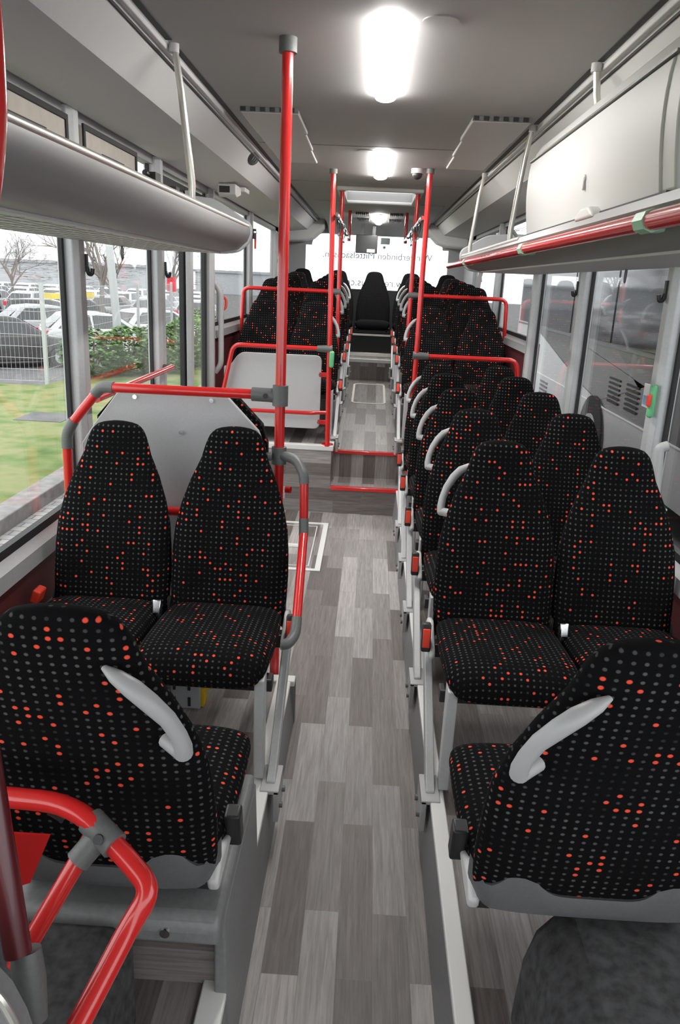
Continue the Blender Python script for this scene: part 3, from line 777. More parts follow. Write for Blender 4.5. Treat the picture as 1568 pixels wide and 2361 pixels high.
# handrail leading from the pole down to the aisle seat
hr = thing('seat_handrail', 'bent red handrail with grey elbows beside the left aisle seat', 'rail', (-.22, 2.6, .9))
MB().tube([(-.318, 2.82, 1.11), (-.29, 2.80, 1.115), (-.245, 2.78, 1.105), (-.215, 2.74, 1.06), (-.213, 2.735, 1.03)], .0185, 14, .03).build('elbow', 'cast_grey', hr)
MB().cyl((-.213, 2.735, 1.04), (-.209, 2.72, .895), .0165).build('rail', 'red_paint', hr)
MB().cyl((-.209, 2.72, .90), (-.206, 2.70, .84), .0180).build('sleeve', 'cast_grey', hr)
MB().cyl((-.206, 2.70, .845), (-.196, 2.38, .64), .0165).build('rail', 'red_paint', hr)
MB().tube([(-.196, 2.39, .647), (-.196, 2.34, .610), (-.215, 2.30, .595), (-.236, 2.30, .590)], .018, 14, .03).build('elbow', 'cast_grey', hr)
MB().tube([(-.318, 2.82, 1.08), (-.318, 2.82, 1.145)], .028, 16).build('collar', 'cast_grey', hr)
MB().cyl((-.345, 2.80, 1.11), (-.385, 2.79, 1.11), .016, 12).build('stub', 'cast_grey', hr)
MB().tube([(-.288, 2.805, .985), (-.268, 2.80, .985)], .013, 12).build('bolt', 'red_paint', hr)

# poles at the raised rear part
def corner_pole(x, label, s):
    p = thing('grab_pole', label, 'pole', (x, 5.63, 0))
    if s < 0:
        MB().cyl((-.297, 5.63, .53), (-.305, 5.63, CZ - .02), RP, 16).build('pole', 'red_paint', p)
        MB().tube([(-.297, 5.63, .0), (-.297, 5.63, .53)], RP, 16).build('pole', 'red_paint', p)
    else: MB().tube([(x, 5.63, .0), (x, 5.63, 1.25), (x - .005, 5.63, CZ - .02)], RP, 16).build('pole', 'red_paint', p)
    MB().tube([(x, 5.63, CZ - .03), (x, 5.63, CZ)], .028, 16).build('ceiling_flange', 'cast_grey', p)
    return p
# left pole stands on the corner of the podium
p2 = thing('grab_pole', 'red pole with green button on the white podium corner, left of the aisle', 'pole', (-.30, 5.83, .52))
MB().cyl((-.285, 5.83, .535), (-.318, 5.83, CZ - .02), RP, 16).build('pole', 'red_paint', p2)
MB().tube([(-.285, 5.83, .53), (-.285, 5.83, .545)], .045, 16).build('foot_plate', 'red_paint', p2)
MB().tube([(-.318, 5.83, CZ - .03), (-.318, 5.83, CZ)], .028, 16).build('ceiling_flange', 'cast_grey', p2)
gb = MB().obox((-.276, 5.80, 1.19), (.035, .05, .12), Matrix.Identity(3)).build('stop_button', 'green_button', p2, .012); tag(gb, 'green stop button')
for z in (1.07, .71):
    MB().obox((-.33, 5.83, z), (.075, .012, .035), Matrix.Identity(3)).build('bracket', 'red_paint', p2, .004)
    MB().tube([(-.362, 5.82, z), (-.362, 5.812, z)], .009, 10).build('bolt', 'chrome', p2)
p3 = thing('grab_pole', 'nearer red pole from the low podium, right of the aisle', 'pole', (.34, 5.63, PZ))
MB().tube([(.335, 5.63, PZ), (.345, 5.63, CZ - .02)], RP, 16).build('pole', 'red_paint', p3)
MB().tube([(.345, 5.63, CZ - .03), (.345, 5.63, CZ)], .028, 16).build('ceiling_flange', 'cast_grey', p3)
for s, x, l in ((-1, -.295, 'farther red pole left of the aisle, rising from behind the first raised seats'), (1, .335, 'farther red pole right of the aisle, rising from behind the first raised seats')):
    p4 = thing('grab_pole', l, 'pole', (x, 6.9, .72))
    MB().tube([(x - .01 * s, 6.9, .72), (x, 6.9, CZ - .02)], RP, 16).build('pole', 'red_paint', p4)
    MB().tube([(x, 6.9, CZ - .03), (x, 6.9, CZ)], .028, 16).build('ceiling_flange', 'cast_grey', p4)
def divider(x, xo, y, z, zl, label, down):
    t = thing('divider_rail', label, 'rail', ((x + xo) / 2, y, z))
    s = 1 if xo > 0 else -1
    MB().tube([(x + s * .05, y, z), (xo, y, z), (xo + s * down, y, zl)], .0165, 14, .06).build('rail', 'red_paint', t)
    c = MB().tube([(x - s * .022, y, z), (x + s * .09, y, z)], [.030, .022], 14).build('clamp', 'cast_grey', t)
divider(-.298, -1.02, 5.83, 1.262, .80, 'lower red rail over the pale grey panel on the left', .10)
divider(.338, 1.06, 5.63, 1.262, .80, 'lower red rail across the fifth seat row on the right', .06)
divider(-.295, -1.12, 6.9, 1.662, 1.2, 'upper red rail behind the first raised seats on the left', .02)
divider(.332, 1.155, 6.9, 1.662, 1.2, 'upper red rail behind the first raised seats on the right', .02)
kb = thing('kick_rail', 'short red rail low in front of the pale grey panel', 'rail', (-.7, 5.82, .77))
MB().tube([(-1.15, 5.80, .78), (-.41, 5.80, .78), (-.36, 5.82, .785), (-.295, 5.83, .785)], .0150, 12, .03).build('rail', 'red_paint', kb)
# pale panel on the left rear podium
def rpoly(pts, r=.04, k=5):
    out = []
    n = len(pts)
    for i in range(n):
        p, a, b = Vector(pts[i]), Vector(pts[i - 1]), Vector(pts[(i + 1) % n])
        d = min(r, (a - p).length * .45, (b - p).length * .45)
        A = p + (a - p).normalized() * d; B = p + (b - p).normalized() * d
        for j in range(k + 1):
            t = j / k; q = A * (1 - t) ** 2 + p * 2 * t * (1 - t) + B * t * t; out.append((q.x, q.y))
    return out
solo('modesty_panel', MB().prism(rpoly([(-.98, 1.205), (-.355, 1.205), (-.355, .645), (-1.10, .645), (-1.10, 1.10), (-1.06, 1.09)], .05), 'y', 5.885, 5.905), 'panel_grey', 'pale grey panel with rounded corners below the lower red rail on the left', 'panel', bevel=.004)
# straps on chrome rails between the poles
for s, x in ((-1, -.285), (1, .325)):
    l = 'left' if s < 0 else 'right'
    g = thing('ceiling_grab_rail', 'slim chrome overhead rail %s of the aisle, from the first red pole rearward' % l, 'rail', (x, 7.2, 2.17))
    MB().cyl((x - .005 * s, 5.75, 2.20), (x - .005 * s, 8.85, 2.20), .0135, 12).build('rail', 'chrome', g)
    MB().tube([(x, 5.9, 2.20), (x, 6.03, 2.20)], .021, 12).build('clamp', 'cast_grey', g)
    MB().tube([(x, 6.84, 2.20), (x, 6.96, 2.20)], .024, 12).build('clamp', 'cast_grey', g)
    MB().tube([(x, 8.0, 2.20), (x, 8.1, 2.20)], .021, 12).build('clamp', 'cast_grey', g)
    d = MB().tube([(x, 8.80, 2.17), (x, 8.80, CZ)], .018, 14).build('hanger', 'red_paint', g)
    for k, y in enumerate((6.25, 6.6, 7.35)):
        st = thing('hand_strap', 'short dark hand strap on the %s chrome overhead rail, %s from the front' % (l, ['first', 'second', 'third'][k]), 'strap', (x, y, 2.2), group='hand straps on the overhead rails')
        MB().tube([(x, y, 2.222), (x - .012, y, 2.205), (x - .012, y, 2.16), (x, y, 2.10), (x + .012, y, 2.16), (x + .012, y, 2.205), (x, y, 2.222)], .006, 8).build('strap', 'black_plastic', st)
        MB().tube([(x, y - .035, 2.09), (x, y + .035, 2.09)], .009, 10).build('grip', 'cast_grey', st)

# foreground rails, left of the viewpoint
fr = thing('guard_rail', 'bent red guard rail with grey clamp in the left foreground', 'rail', (-.4, 1.0, .5))
MB().tube([(-.75, 1.06, .915), (-.44, 1.045, .915), (-.345, .998, .862), (-.290, .96, .835), (-.318, .935, .790), (-.365, .83, .710), (-.46, .62, .55)], .0170, 16, .07).build('rail', 'red_paint', fr)
MB().cyl((-.402, 1.028, .878), (-.500, .925, .70), .0150, 14).build('rail', 'red_paint', fr)
c = MB().tube([(-.412, 1.036, .893), (-.362, 1.006, .872)], .0225, 14).build('clamp', 'cast_grey', fr)
MB().tube([(-.392, 1.022, .876), (-.422, 1.0, .842)], .0205, 14).build('socket', 'cast_grey', c)
MB().tube([(-.385, .998, .890), (-.384, .992, .893)], .008, 12).build('screw', 'black_plastic', c)
MB().prism([(-.65, .762), (-.531, .763), (-.575, .655), (-.65, .62)], 'y', 1.145, 1.15).build('plate', 'red_paint', fr)
MB().tube([(-.478, 1.045, .905), (-.455, 1.045, .89)], .012, 10).build('bolt', 'black_plastic', fr)
mat('red_paint_shaded', (.10, .012, .016), .3, coat=.3)  # darker red: shade on the lower stanchion put into the colour
fs = thing('front_stanchion', 'bent red stanchion at the left edge, ending in a grey socket below', 'pole', (-.46, .9, .8))
MB().tube([(-.447, .838, .83), (-.506, .915, 1.089), (-.533, .957, 1.23), (-.558, .999, 1.407), (-.557, 1.031, 1.584), (-.535, 1.045, 1.733), (-.507, 1.055, 1.84), (-.504, 1.084, 1.93), (-.517, 1.12, 2.048), (-.55, 1.17, 2.3), (-.56, 1.18, 2.5)], .0178, 16, .04).build('pole', 'red_paint', fs)
MB().tube([(-.4465, .837, .826), (-.5065, .9155, 1.09), (-.5335, .9575, 1.231), (-.5575, .998, 1.40)], .0190, 16, .02).build('shaded_lower_pole', 'red_paint_shaded', fs)  # added skin that paints the lower pole as shaded
MB().tube([(-.445, .856, .812), (-.437, .842, .775), (-.425, .825, .72)], [.0215, .024, .018], 14).build('socket', 'cast_grey', fs)
dk = thing('driver_partition', 'grey partition corner with a pale edge at the bottom left', 'partition', (-.5, .75, .3))
dpoly = [(-1.15, .96), (-.52, .95), (-.462, .915), (-.437, .885), (-.419, .86), (-.403, .815), (-.390, .75), (-.38, .60), (-.37, .2), (-1.15, .2)]
MB().prism([(x, z) for x, z in dpoly], 'y', .735, .765).build('panel', 'plinth', dk)
MB().tube([(x, .735, z) for x, z in dpoly[:-1]], .006, 8, .03).build('edge', 'rack_rail', dk)

# ================================================================== luggage racks
def rack_profile(s, dz=0):
    return [(s * 1.2, 1.875), (s * .78, 1.868), (s * .70, 1.885), (s * .655, 1.925), (s * .640, 1.965 - dz * .5), (s * .650, 2.005 - dz), (s * .668, 2.005 - dz), (s * .672, 1.965 - dz * .5), (s * .70, 1.925), (s * .79, 1.892), (s * 1.2, 1.90)]
lr = thing('luggage_rack', 'grey luggage rack over the left windows', 'rack', (-.9, 2.5, 1.9))
MB().prism(rack_profile(-1), 'y', -1.5, 4.16).build('tray', 'rack', lr)
MB().tube([(-.655, -1.5, 1.997), (-.655, 4.17, 1.997)], .0125, 12).build('rail', 'rack_rail', lr)
def end_cap(s, y):
    q = [(s * 1.18, 1.865), (s * .78, 1.858), (s * .70, 1.868), (s * .645, 1.915), (s * .628, 1.965), (s * .640, 2.015), (s * .80, 2.11), (s * .84, 2.125), (s * 1.02, 2.14), (s * 1.18, 2.135)]
    return MB().prism(rpoly(q, .03, 3), 'y', y, y + .028)
end_cap(-1, 4.15).build('end_cap', 'panel_grey', lr, .008)
MB().box(-1.19, -.79, -1.5, 4.14, 1.860, 1.872).build('underside_lit', 'underside_lit', lr, .003)
g = MB()
for k in range(7): g.box(-.845 - .05 * k, -.8475 - .05 * k, -1.5, 4.1, 1.8592, 1.861)
for k in range(32): g.box(-1.17, -.82, -1.0 + .16 * k, -.9975 + .16 * k, 1.8592, 1.861)
g.build('underside_grid', 'cast_grey', lr)
def strut(parent, s, y, z1=2.0):
    a = MB().tube([(s * .722, y, CZ), (s * .70, y, 2.36), (s * .665, y, z1 + .06), (s * .668, y + .01, z1 - .015)], [.011, .0125, .0135, .012], 12).build('strut', 'rack_rail', parent)
    MB().tube([(s * .722, y, CZ + .002), (s * .722, y, CZ - .028)], .018, 12).build('strut_foot', 'vent_white', a)
strut(lr, -1, 2.94)
rk = thing('luggage_rack', 'grey luggage rack with red front tube over the right windows', 'rack', (.9, 3, 1.9))
MB().prism(list(reversed(rack_profile(1, .03))), 'y', -1.5, 6.05).build('tray', 'rack', rk)
MB().tube([(.655, 3.72, 1.970), (.655, 6.06, 1.970)], .0125, 12).build('rail', 'rack_rail', rk)
end_cap(1, 6.04).build('end_cap', 'panel_grey', rk, .008)
for y in (4.07, 5.72): strut(rk, 1, y, 1.97)
sa = MB().tube([(.722, 2.98, CZ), (.735, 2.98, 2.40), (.75, 2.98, 2.345)], .0125, 12).build('strut', 'rack_rail', rk)
MB().tube([(.722, 2.98, CZ + .002), (.722, 2.98, CZ - .028)], .018, 12).build('strut_foot', 'vent_white', sa)
MB().tube([(.675, 4.08, 2.03), (.80, 4.3, 1.95)], .009, 10).build('brace', 'rack_rail', rk)
MB().box(.80, 1.19, -1.5, 6.04, 1.860, 1.872).build('underside_lit', 'underside_lit', rk, .003)
rt = thing('rack_tube', 'long red tube along the front of the right luggage rack', 'rail', (.62, 3, 1.9))
MB().tube([(.620, -1.2, 1.912), (.620, 6.75, 1.912)], .022, 18).build('tube', 'red_paint', rt)
for y in (1.9, 3.39, 5.46):
    MB().tube([(.620, y - .035, 1.912), (.620, y + .035, 1.912)], .0265, 8).build('clip', 'mint', rt)
    MB().obox((.648, y + .05, 1.905), (.05, .05, .025), Matrix.Identity(3)).build('clip_arm', 'mint', rt, .006)
# closed bin on the right rack
bn = thing('overhead_bin', 'white closed overhead bin with lock on the right luggage rack', 'bin', (.9, 2.8, 2.0))
def bin_front(z): return .680 - .018 * math.sin(math.pi * (z - 2.0) / .36) + .03 * max(0, (z - 2.26) / .1) ** 2
bp = MB(); zs = [1.982 + .373 * k / 10 for k in range(11)]
poly = [(bin_front(z), z) for z in zs] + [(.86, 2.36), (.89, 2.30), (1.0, 2.28), (1.0, 1.982)]
bp.prism(poly, 'y', 1.93, 3.70)
bp.build('body', 'bin_white', bn, .012)
MB().prism([(bin_front(z) - .006, z) for z in zs[:9]] + [(bin_front(z) + .004, z) for z in reversed(zs[:9])], 'y', 2.02, 3.69).build('door', 'bin_white', bn, .005)
MB().box(.658, .68, 1.99, 3.70, 2.283, 2.289).build('seam', 'cast_grey', bn)
MB().box(.668, .70, 1.95, 3.70, 1.974, 1.986).build('shadow_gap', 'rubber', bn)
hd = MB().prism([(2.48, 1.968), (2.50, 1.985), (2.54, 2.003), (2.63, 2.003), (2.68, 1.985), (2.70, 1.968)], 'x', .640, .68).build('handle', 'bin_white', bn, .012)
lk = MB().tube([(.672, 2.69, 2.10), (.656, 2.69, 2.10)], .012, 16).build('lock', 'handle_grey', bn)
MB().obox((.660, 2.69, 2.085), (.012, .014, .04), Matrix.Identity(3)).build('keyhole_plate', 'handle_grey', lk, .003)
# beige flap panels in the upper left windows
for y0, y1, l in ((-.5, 1.50, 'beige window flap with black frame above the left rack, at the frame edge'), (1.62, 3.12, 'beige window flap with black frame above the left rack, behind the latch'), (3.28, 4.0, 'short beige window flap with black frame above the left rack, farthest back')):
    f = thing('window_flap', l, 'window flap', (-1.17, (y0 + y1) / 2, 2.15), group='tilting flaps in the upper left windows')
    MB().box(-1.195, -1.175, y0, y1, 1.99, 2.29).build('panel', 'beige', f, .004)
    MB().frame('x', -1.178, -1.168, y0, y1, 1.985, 2.30, .022).build('frame', 'rubber', f, .003)
    MB().frame('x', -1.176, -1.172, y0 + .22, y1 - .2, 2.10, 2.22, .006).build('groove', 'rubber', f)
    if y0 == 1.62:
        lt = MB().box(-1.172, -1.15, 2.05, 2.09, 2.02, 2.16).build('latch', 'chrome', f, .004)
        MB().tube([(-1.15, 2.07, 2.15), (-1.12, 2.07, 2.13)], .008, 8).build('lever', 'black_plastic', lt)
solo('gas_cable', MB().tube([(-1.16, 1.92, 2.31), (-1.12, 1.90, 2.22), (-1.12, 1.86, 2.12), (-1.16, 1.80, 2.05)], .010, 10, .08), 'rubber', 'black curved cable hanging by the beige window flap', 'cable')
solo('window_stay', MB().tube([(-1.15, 4.05, 2.22), (-1.13, 4.2, 2.19), (-1.12, 4.45, 2.17), (-1.14, 4.75, 2.20)], .014, 10, .05).box(-1.16, -1.11, 4.10, 4.2, 2.16, 2.23).box(-1.16, -1.11, 4.52, 4.6, 2.15, 2.21), 'black_plastic', 'black stay mechanism at the upper left window behind the rack strut', 'mechanism')
# pull loops under the racks
for x, y, l in ((-1.14, 3.62, 'small metal pull loop under the left rack'), (1.15, 3.72, 'small metal pull loop under the right rack')):
    pts = [(x, y + .012 * math.cos(a), 1.835 + .034 * math.sin(a)) for a in [2 * math.pi * k / 16 for k in range(17)]]
    solo('pull_loop', MB().tube(pts, .0035, 6), 'cast_grey', l, 'loop')

# ================================================================== wall fittings
def coat_hook(x, y, z, label):
    s = -1 if x < 0 else 1; xi = s * (XW - .035)
    m = MB().box(xi, xi - s * .008, y - .010, y + .010, z - .02, z + .05)
    m.tube([(xi - s * .004, y, z + .0), (xi - s * .010, y, z - .028), (xi - s * .024, y, z - .028), (xi - s * .028, y, z - .005)], .0085, 8, .012)
    solo('coat_hook', m, 'black_plastic', label, 'hook', 'coat hooks on the window posts', .003)
coat_hook(-1, 3.22, 1.76, 'black coat hook on the first left window post'); coat_hook(-1, 4.46, 1.76, 'black coat hook on the second left window post')
coat_hook(1, 3.22, 1.76, 'black coat hook on the near right window post'); coat_hook(1, 4.60, 1.76, 'black coat hook on the second right window post')
def hammer(x, y, z, label):
    s = -1 if x < 0 else 1
    t = thing('emergency_hammer', label, 'hammer', (x, y, z), group='emergency hammers on the window posts')
    MB().box(x, x - s * .03, y - .02, y + .02, z - .02, z + .07).build('holder', 'black_plastic', t, .005)
    MB().tube([(x - s * .022, y, z + .03), (x - s * .022, y, z - .11)], .010, 10).build('handle', 'buckle_red', t)
    MB().box(x - s * .01, x - s * .04, y - .03, y + .03, z + .03, z + .05).build('head', 'chrome', t, .003)
hammer(-1.165, 7.72, 2.12, 'red emergency hammer on the rear left window post')
hammer(-1.195, 10.1, 2.14, 'red emergency hammer on the grey rear corner at the left')
hammer(1.195, 10.1, 2.16, 'red emergency hammer on the grey rear corner at the right')
solo('wall_switch', MB().box(-1.2, -1.185, 10.0, 10.06, 1.93, 1.98), 'black_plastic', 'small black switch under the left rear corner hammer', 'switch', bevel=.003)
gh = thing('stop_button', 'green stop button with red centre on the near right window post', 'button', (1.16, 3.14, 1.35))
MB().obox((1.155, 3.16, 1.34), (.026, .034, .135), Matrix.Identity(3)).build('housing', 'green_button', gh, .014)
MB().obox((1.139, 3.15, 1.345), (.014, .028, .05), Matrix.Identity(3)).build('button', 'buckle_red', gh, .006)
wh = thing('side_handle', 'light grey handle on the right wall beside the nearest window seat', 'handle', (1.17, 2.9, 1.1))
MB().tube([(1.165, 2.95, 1.20), (1.135, 2.95, 1.19), (1.13, 2.90, .98), (1.165, 2.88, .95)], .020, 12, .03).build('grip', 'handle_grey', wh)
gsk = thing('card_reflection', 'painted reflection of a blue and white card in the near right window', 'reflection', (1.225, 3.42, 1.32))  # flat card modelled in place of a reflection in the pane
MB().box(1.222, 1.226, 3.36, 3.46, 1.28, 1.38).build('reflected_card', 'label_white', gsk)
MB().box(1.220, 1.223, 3.37, 3.45, 1.29, 1.33).build('reflected_print', 'reflection_blue', gsk)

# monitor and display in the rear window, lettering on the pane
mo = thing('monitor', 'dark monitor box hanging in front of the rear window', 'monitor', (-.11, 10.3, 2.2))
MB().box(-.245, .030, 10.28, 10.34, 2.105, 2.325).build('case', 'screen_dark', mo, .008)
for x in (-.19, -.04): MB().box(x, x + .04, 10.29, 10.33, 2.31, 2.43).build('bracket', 'black_plastic', mo)
MB().box(-.10, -.0, 10.272, 10.281, 2.115, 2.155).build('label', 'label_white', mo)
di = thing('window_display', 'small dark display stuck to the rear window right of the monitor', 'display', (.13, YB, 2.28))
MB().box(.075, .195, YB + .03, YB + .05, 2.245, 2.325).build('case', 'display_green', di, .004)
MB().tube([(.125, YB + .03, 2.205), (.125, YB + .05, 2.205)], .018, 16).build('sensor', 'cast_grey', di)
def lettering(txt, x, z, width, label):
    c = bpy.data.curves.new('window_lettering', 'FONT'); c.body = txt; c.align_x = 'CENTER'; c.size = .1; c.extrude = .0005
    o = bpy.data.objects.new('window_lettering', c); COL.objects.link(o); c.materials.append(MATS['text_grey'])
    bpy.context.view_layer.update()
    k = width / max(.01, o.dimensions.x)
    o.rotation_euler = (R(90), 0, R(180)); o.location = (x, YB + .058, z); o.scale = (k, k, k)
    bpy.context.view_layer.update()
    me = bpy.data.meshes.new_from_object(o.evaluated_get(bpy.context.evaluated_depsgraph_get()))
    q = bpy.data.objects.new('window_lettering', me); q.matrix_world = o.matrix_world.copy()
    bpy.data.objects.remove(o); COL.objects.link(q); q.name = 'window_lettering'
    tag(q, label, 'lettering', 'lettering on the rear window')
lettering('Wir verbinden Mittelsachsen.', .04, 2.055, 1.46, 'upper line of grey mirrored lettering on the rear window')
lettering('www.regiobus.com', .06, 1.705, 1.10, 'lower line of grey mirrored lettering on the rear window')

# wheel chock under the left seat
ck = thing('wheel_chock', 'yellow wheel chock with grey slotted plate under the left aisle seat', 'chock', (-.6, 2.5, PZ))
MB().box(-.665, -.555, 2.50, 2.515, .205, .40).build('plate', 'chock_plate', ck, .004)
sl = MB()
for z in (.235, .30, .365):
    for x in (-.655, -.60): sl.box(x, x + .010, 2.497, 2.503, z - .018, z + .018)
sl.build('slots', 'black_plastic', ck)
MB().tube([(-.655, 2.53, .405), (-.56, 2.53, .405), (-.545, 2.53, .385)], .010, 8).tube([(-.655, 2.53, .20), (-.575, 2.53, .205), (-.545, 2.53, .23), (-.545, 2.53, .25)], .010, 8).tube([(-.55, 2.53, .38), (-.49, 2.53, .335), (-.49, 2.53, .31), (-.55, 2.53, .27)], .012, 8, .015).box(-.66, -.545, 2.52, 2.56, .205, .40).build('wedge', 'chock_yellow', ck)
solo('wall_box', MB().box(-1.19, -.69, 2.60, 2.74, .2, .52), 'plinth', 'grey metal box on the podium under the left window seat', 'box', bevel=.008)
# belt buckle of the left window seat against the wall
solo('wall_buckle', MB().obox((-1.135, 2.50, .63), (.03, .06, .05), Matrix.Rotation(R(20), 3, 'Y')), 'buckle_red', 'orange red belt buckle between the left window seat and the wall', 'buckle', bevel=.006)

# ================================================================== outside
GZ = -.35
struct('floor', MB().box(-2.9, 1.25, -6, 40, GZ - .1, GZ), 'paving', 'grey block paving beside the bus')
struct('floor', MB().box(1.25, 40, -6, 120, GZ - .1, GZ), 'asphalt', 'grey asphalt on the right')
solo('kerb', MB().box(-3.12, -2.9, -6, 30, GZ - .1, -.22), 'kerbstone', 'grey stone kerb between paving and grass', 'kerb', bevel=.01)
tag(MB().box(-40, -3.12, -6, 13.4, GZ - .1, -.24).box(-5.7, -3.12, 13.4, 30, GZ - .1, -.24).build('grass', 'grass'), 'autumn lawn with fallen leaves outside the left windows', 'grass', kind='stuff')
PK = -1.12
struct('floor', MB().prism([(13.55, -.26), (14.4, -.55), (16.5, -1.0), (18, PK), (18, PK - .1), (13.55, PK - .1)], 'x', -60, -5.7), 'earth', 'earth slope down to the car park')
struct('floor', MB().box(-90, -2.0, 18, 160, PK - .1, PK), 'asphalt', 'grey asphalt of the car park')
solo('manhole_cover', MB().box(-4.75, -4.1, 10.1, 10.75, -.25, -.232), 'asphalt', 'grey flat slab set in the lawn', 'slab')
# fence
def fence(a, b, h, npost, label, first=0):
    a, b = Vector(a), Vector(b); d = (b - a); L = d.length; d.normalize()
    t = thing('mesh_fence', label, 'fence', a, group='galvanised fences of the car park')
    wv = MB(); n = int(L / .075)
    nn = Vector((-d.y, d.x, 0))
    def bar(p, q, r): wv.tube([p, q], r, 4, cap=False)
    for i in range(n + 1):
        p = a + d * (L * i / n); bar(p + Vector((0, 0, .05)), p + Vector((0, 0, h)), .0028)
    for k in range(int(h / .2) + 1): bar(a + Vector((0, 0, .06 + .2 * k)), b + Vector((0, 0, .06 + .2 * k)), .0045)
    wv.build('mesh', 'galvanised', t, smooth=180)
    for i in range(first, npost + 1):
        p = a + d * (L * i / npost)
        MB().box(p.x - .03, p.x + .03, p.y - .03, p.y + .03, GZ, h - .2).build('post', 'galvanised', t)
fence((-15.71, 12.7, -.25), (-5.71, 13.57, -.25), 1.68, 4, 'galvanised mesh fence in front of the dark parked car')
fence((-5.71, 13.57, -.25), (-6.6, 26.0, -.25), 1.68, 5, 'galvanised mesh fence running back behind the hedge', 1)
# hedge
def leaves(name, c, size, n, leaf, m, label, cat, seed, asp=.6):
    rnd = random.Random(seed); mb = MB()
    for i in range(n):
        while True:
            p = Vector((rnd.uniform(-1, 1), rnd.uniform(-1, 1), rnd.uniform(-1, 1)))
            if p.length < 1: break
        p = p.normalized() * (p.length ** .4)
        q = Vector((c[0] + p.x * size[0], c[1] + p.y * size[1], c[2] + p.z * size[2]))
        e = Matrix.Rotation(rnd.uniform(0, 6.28), 3, 'Z') @ Matrix.Rotation(rnd.uniform(-1, 1), 3, 'X')
        s = leaf * rnd.uniform(.6, 1.3)
        u, v = e @ Vector((s, 0, 0)), e @ Vector((0, s * asp, 0))
        mb.add([q - u, q + v, q + u, q - v], [(0, 1, 2, 3)])
    return mb
hg = [(-5.35, 14.9, .9), (-4.85, 15.5, .95), (-4.3, 16.2, 1.0), (-4.0, 17.6, 1.15), (-4.2, 19.2, 1.2)]
for i, (x, y, h) in enumerate(hg):
    t = thing('shrub', 'green shrub of the hedge by the car park, %s from the left' % ordn[i], 'shrub', (x, y, -.25), group='hedge shrubs along the lawn')
    leaves('f', (x, y, -.25 + h * .5), (.62, .7, h * .52), 1500, .055, 'leaf_green', '', '', i).build('foliage', 'leaf_light' if i == 3 else 'leaf_green', t, smooth=180)
    st = MB()
    for k in range(5):
        a = k * 1.3; st.tube([(x, y, -.25), (x + .3 * math.cos(a), y + .3 * math.sin(a), h * .5)], .02, 5)
    st.build('stems', 'bark', t)
# lamp post, sign
lp = thing('lamp_post', 'grey lamp post standing behind the hedge', 'lamp post', (-5.2, 16.2, -.25))
MB().tube([(-5.17, 16.0, -.25), (-5.2, 16.0, .8), (-5.55, 16.2, 5.0)], [.09, .085, .06], 12).build('pole', 'galvanised', lp)
MB().box(-5.9, -5.3, 16.1, 16.3, 5.0, 5.08).build('lamp_head', 'galvanised', lp)
sg = thing('road_sign', 'small red and white sign on a pole in the car park', 'sign', (-8.6, 34, PK))
MB().cyl((-8.6, 34, PK), (-8.6, 34, 2.1), .03, 8).build('pole', 'galvanised', sg)
MB().box(-8.8, -8.4, 33.95, 33.98, 1.0, 1.6).build('board', 'tail_light', sg)
# cars
def make_car(m, estate=False):
    t = thing('car', 'car', 'car')
    Lc, Wd = 4.3, 1.76
    side = [(-2.12, .28), (-2.15, .55), (-2.10, .86), (-1.95, .93), (-1.9, .96), (.75, .96), (1.75, .82), (2.08, .66), (2.14, .40), (2.08, .24), (1.72, .22), (1.68, .40), (1.5, .56), (1.3, .60), (1.1, .56), (.93, .40), (.9, .2), (-.95, .2), (-.98, .40), (-1.15, .56), (-1.35, .60), (-1.55, .56), (-1.72, .40), (-1.76, .24)]
    MB().prism(side, 'y', -Wd / 2, Wd / 2).build('body', m, t, .06, world=False)
    roof = -1.85 if estate else -1.45
    cab = MB(); lo = [(-2.02, .93), (-1.0, .93), (.1, .93), (1.0, .93)]; hi = [(roof, 1.44), (-.9, 1.50), (-.1, 1.48), (.22, 1.42)]
    rings = []
    for (xa, za), (xb, zb) in zip(lo, hi):
        rings.append([(xa, -.83, za), (xb, -.62, zb), (xb, .62, zb), (xa, .83, za)])
    cab.rings(rings); cab.build('cabin', m, t, .04, world=False)
    gl = MB()
    for s in (-1, 1):
        for (a, b, c, d) in (((-1.75, .97), (-.62, .97), (-.66, 1.40), (roof + .15, 1.38)), ((-.56, .97), (.72, .97), (.12, 1.38), (-.58, 1.40))):
            q = [(x, s * (.838 - (z - .93) * .40 + .006), z) for x, z in (a, b, c, d)]
            gl.add(q, [(0, 1, 2, 3)])
    gl.add([(-2.03, -.7, 1.0), (-2.03, .7, 1.0), (roof - .06, .56, 1.38), (roof - .06, -.56, 1.38)], [(0, 1, 2, 3)])
    gl.add([(.98, -.72, .97), (.98, .72, .97), (.29, .56, 1.40), (.29, -.56, 1.40)], [(0, 1, 2, 3)])
    gl.build('windows', 'car_glass', t, world=False)
    for x in (-1.35, 1.3):
        for s in (-1, 1):
            wm = MB().tube([(x, s * .70, .31), (x, s * .885, .31)], .31, 22).build('wheel', 'tyre', t, world=False)
            MB().tube([(x, s * .88, .31), (x, s * .892, .31)], .19, 16).build('hub', 'car_silver', wm, world=False)
    for s in (-1, 1):
        MB().box(-2.16, -2.02, s * .60, s * .84, .66, .90).build('tail_light', 'tail_light', t, .02, world=False)
        MB().box(1.98, 2.11, s * .52, s * .82, .58, .70).build('headlight', 'label_white', t, .02, world=False)
    MB().box(-2.17, -2.14, -.26, .26, .52, .63).build('number_plate', 'label_white', t, world=False)
    return t
cp = {}
def car(kind, x, y, rz, label, group=None):
    if kind not in cp: cp[kind] = o = make_car({'w': 'car_white', 'd': 'car_dark', 's': 'car_silver'}[kind], kind == 'd')
    else: o = copy_tree(cp[kind])
    o.location = (x, y, PK); o.rotation_euler.z = rz; o['label'] = label
    if group: o['group'] = group
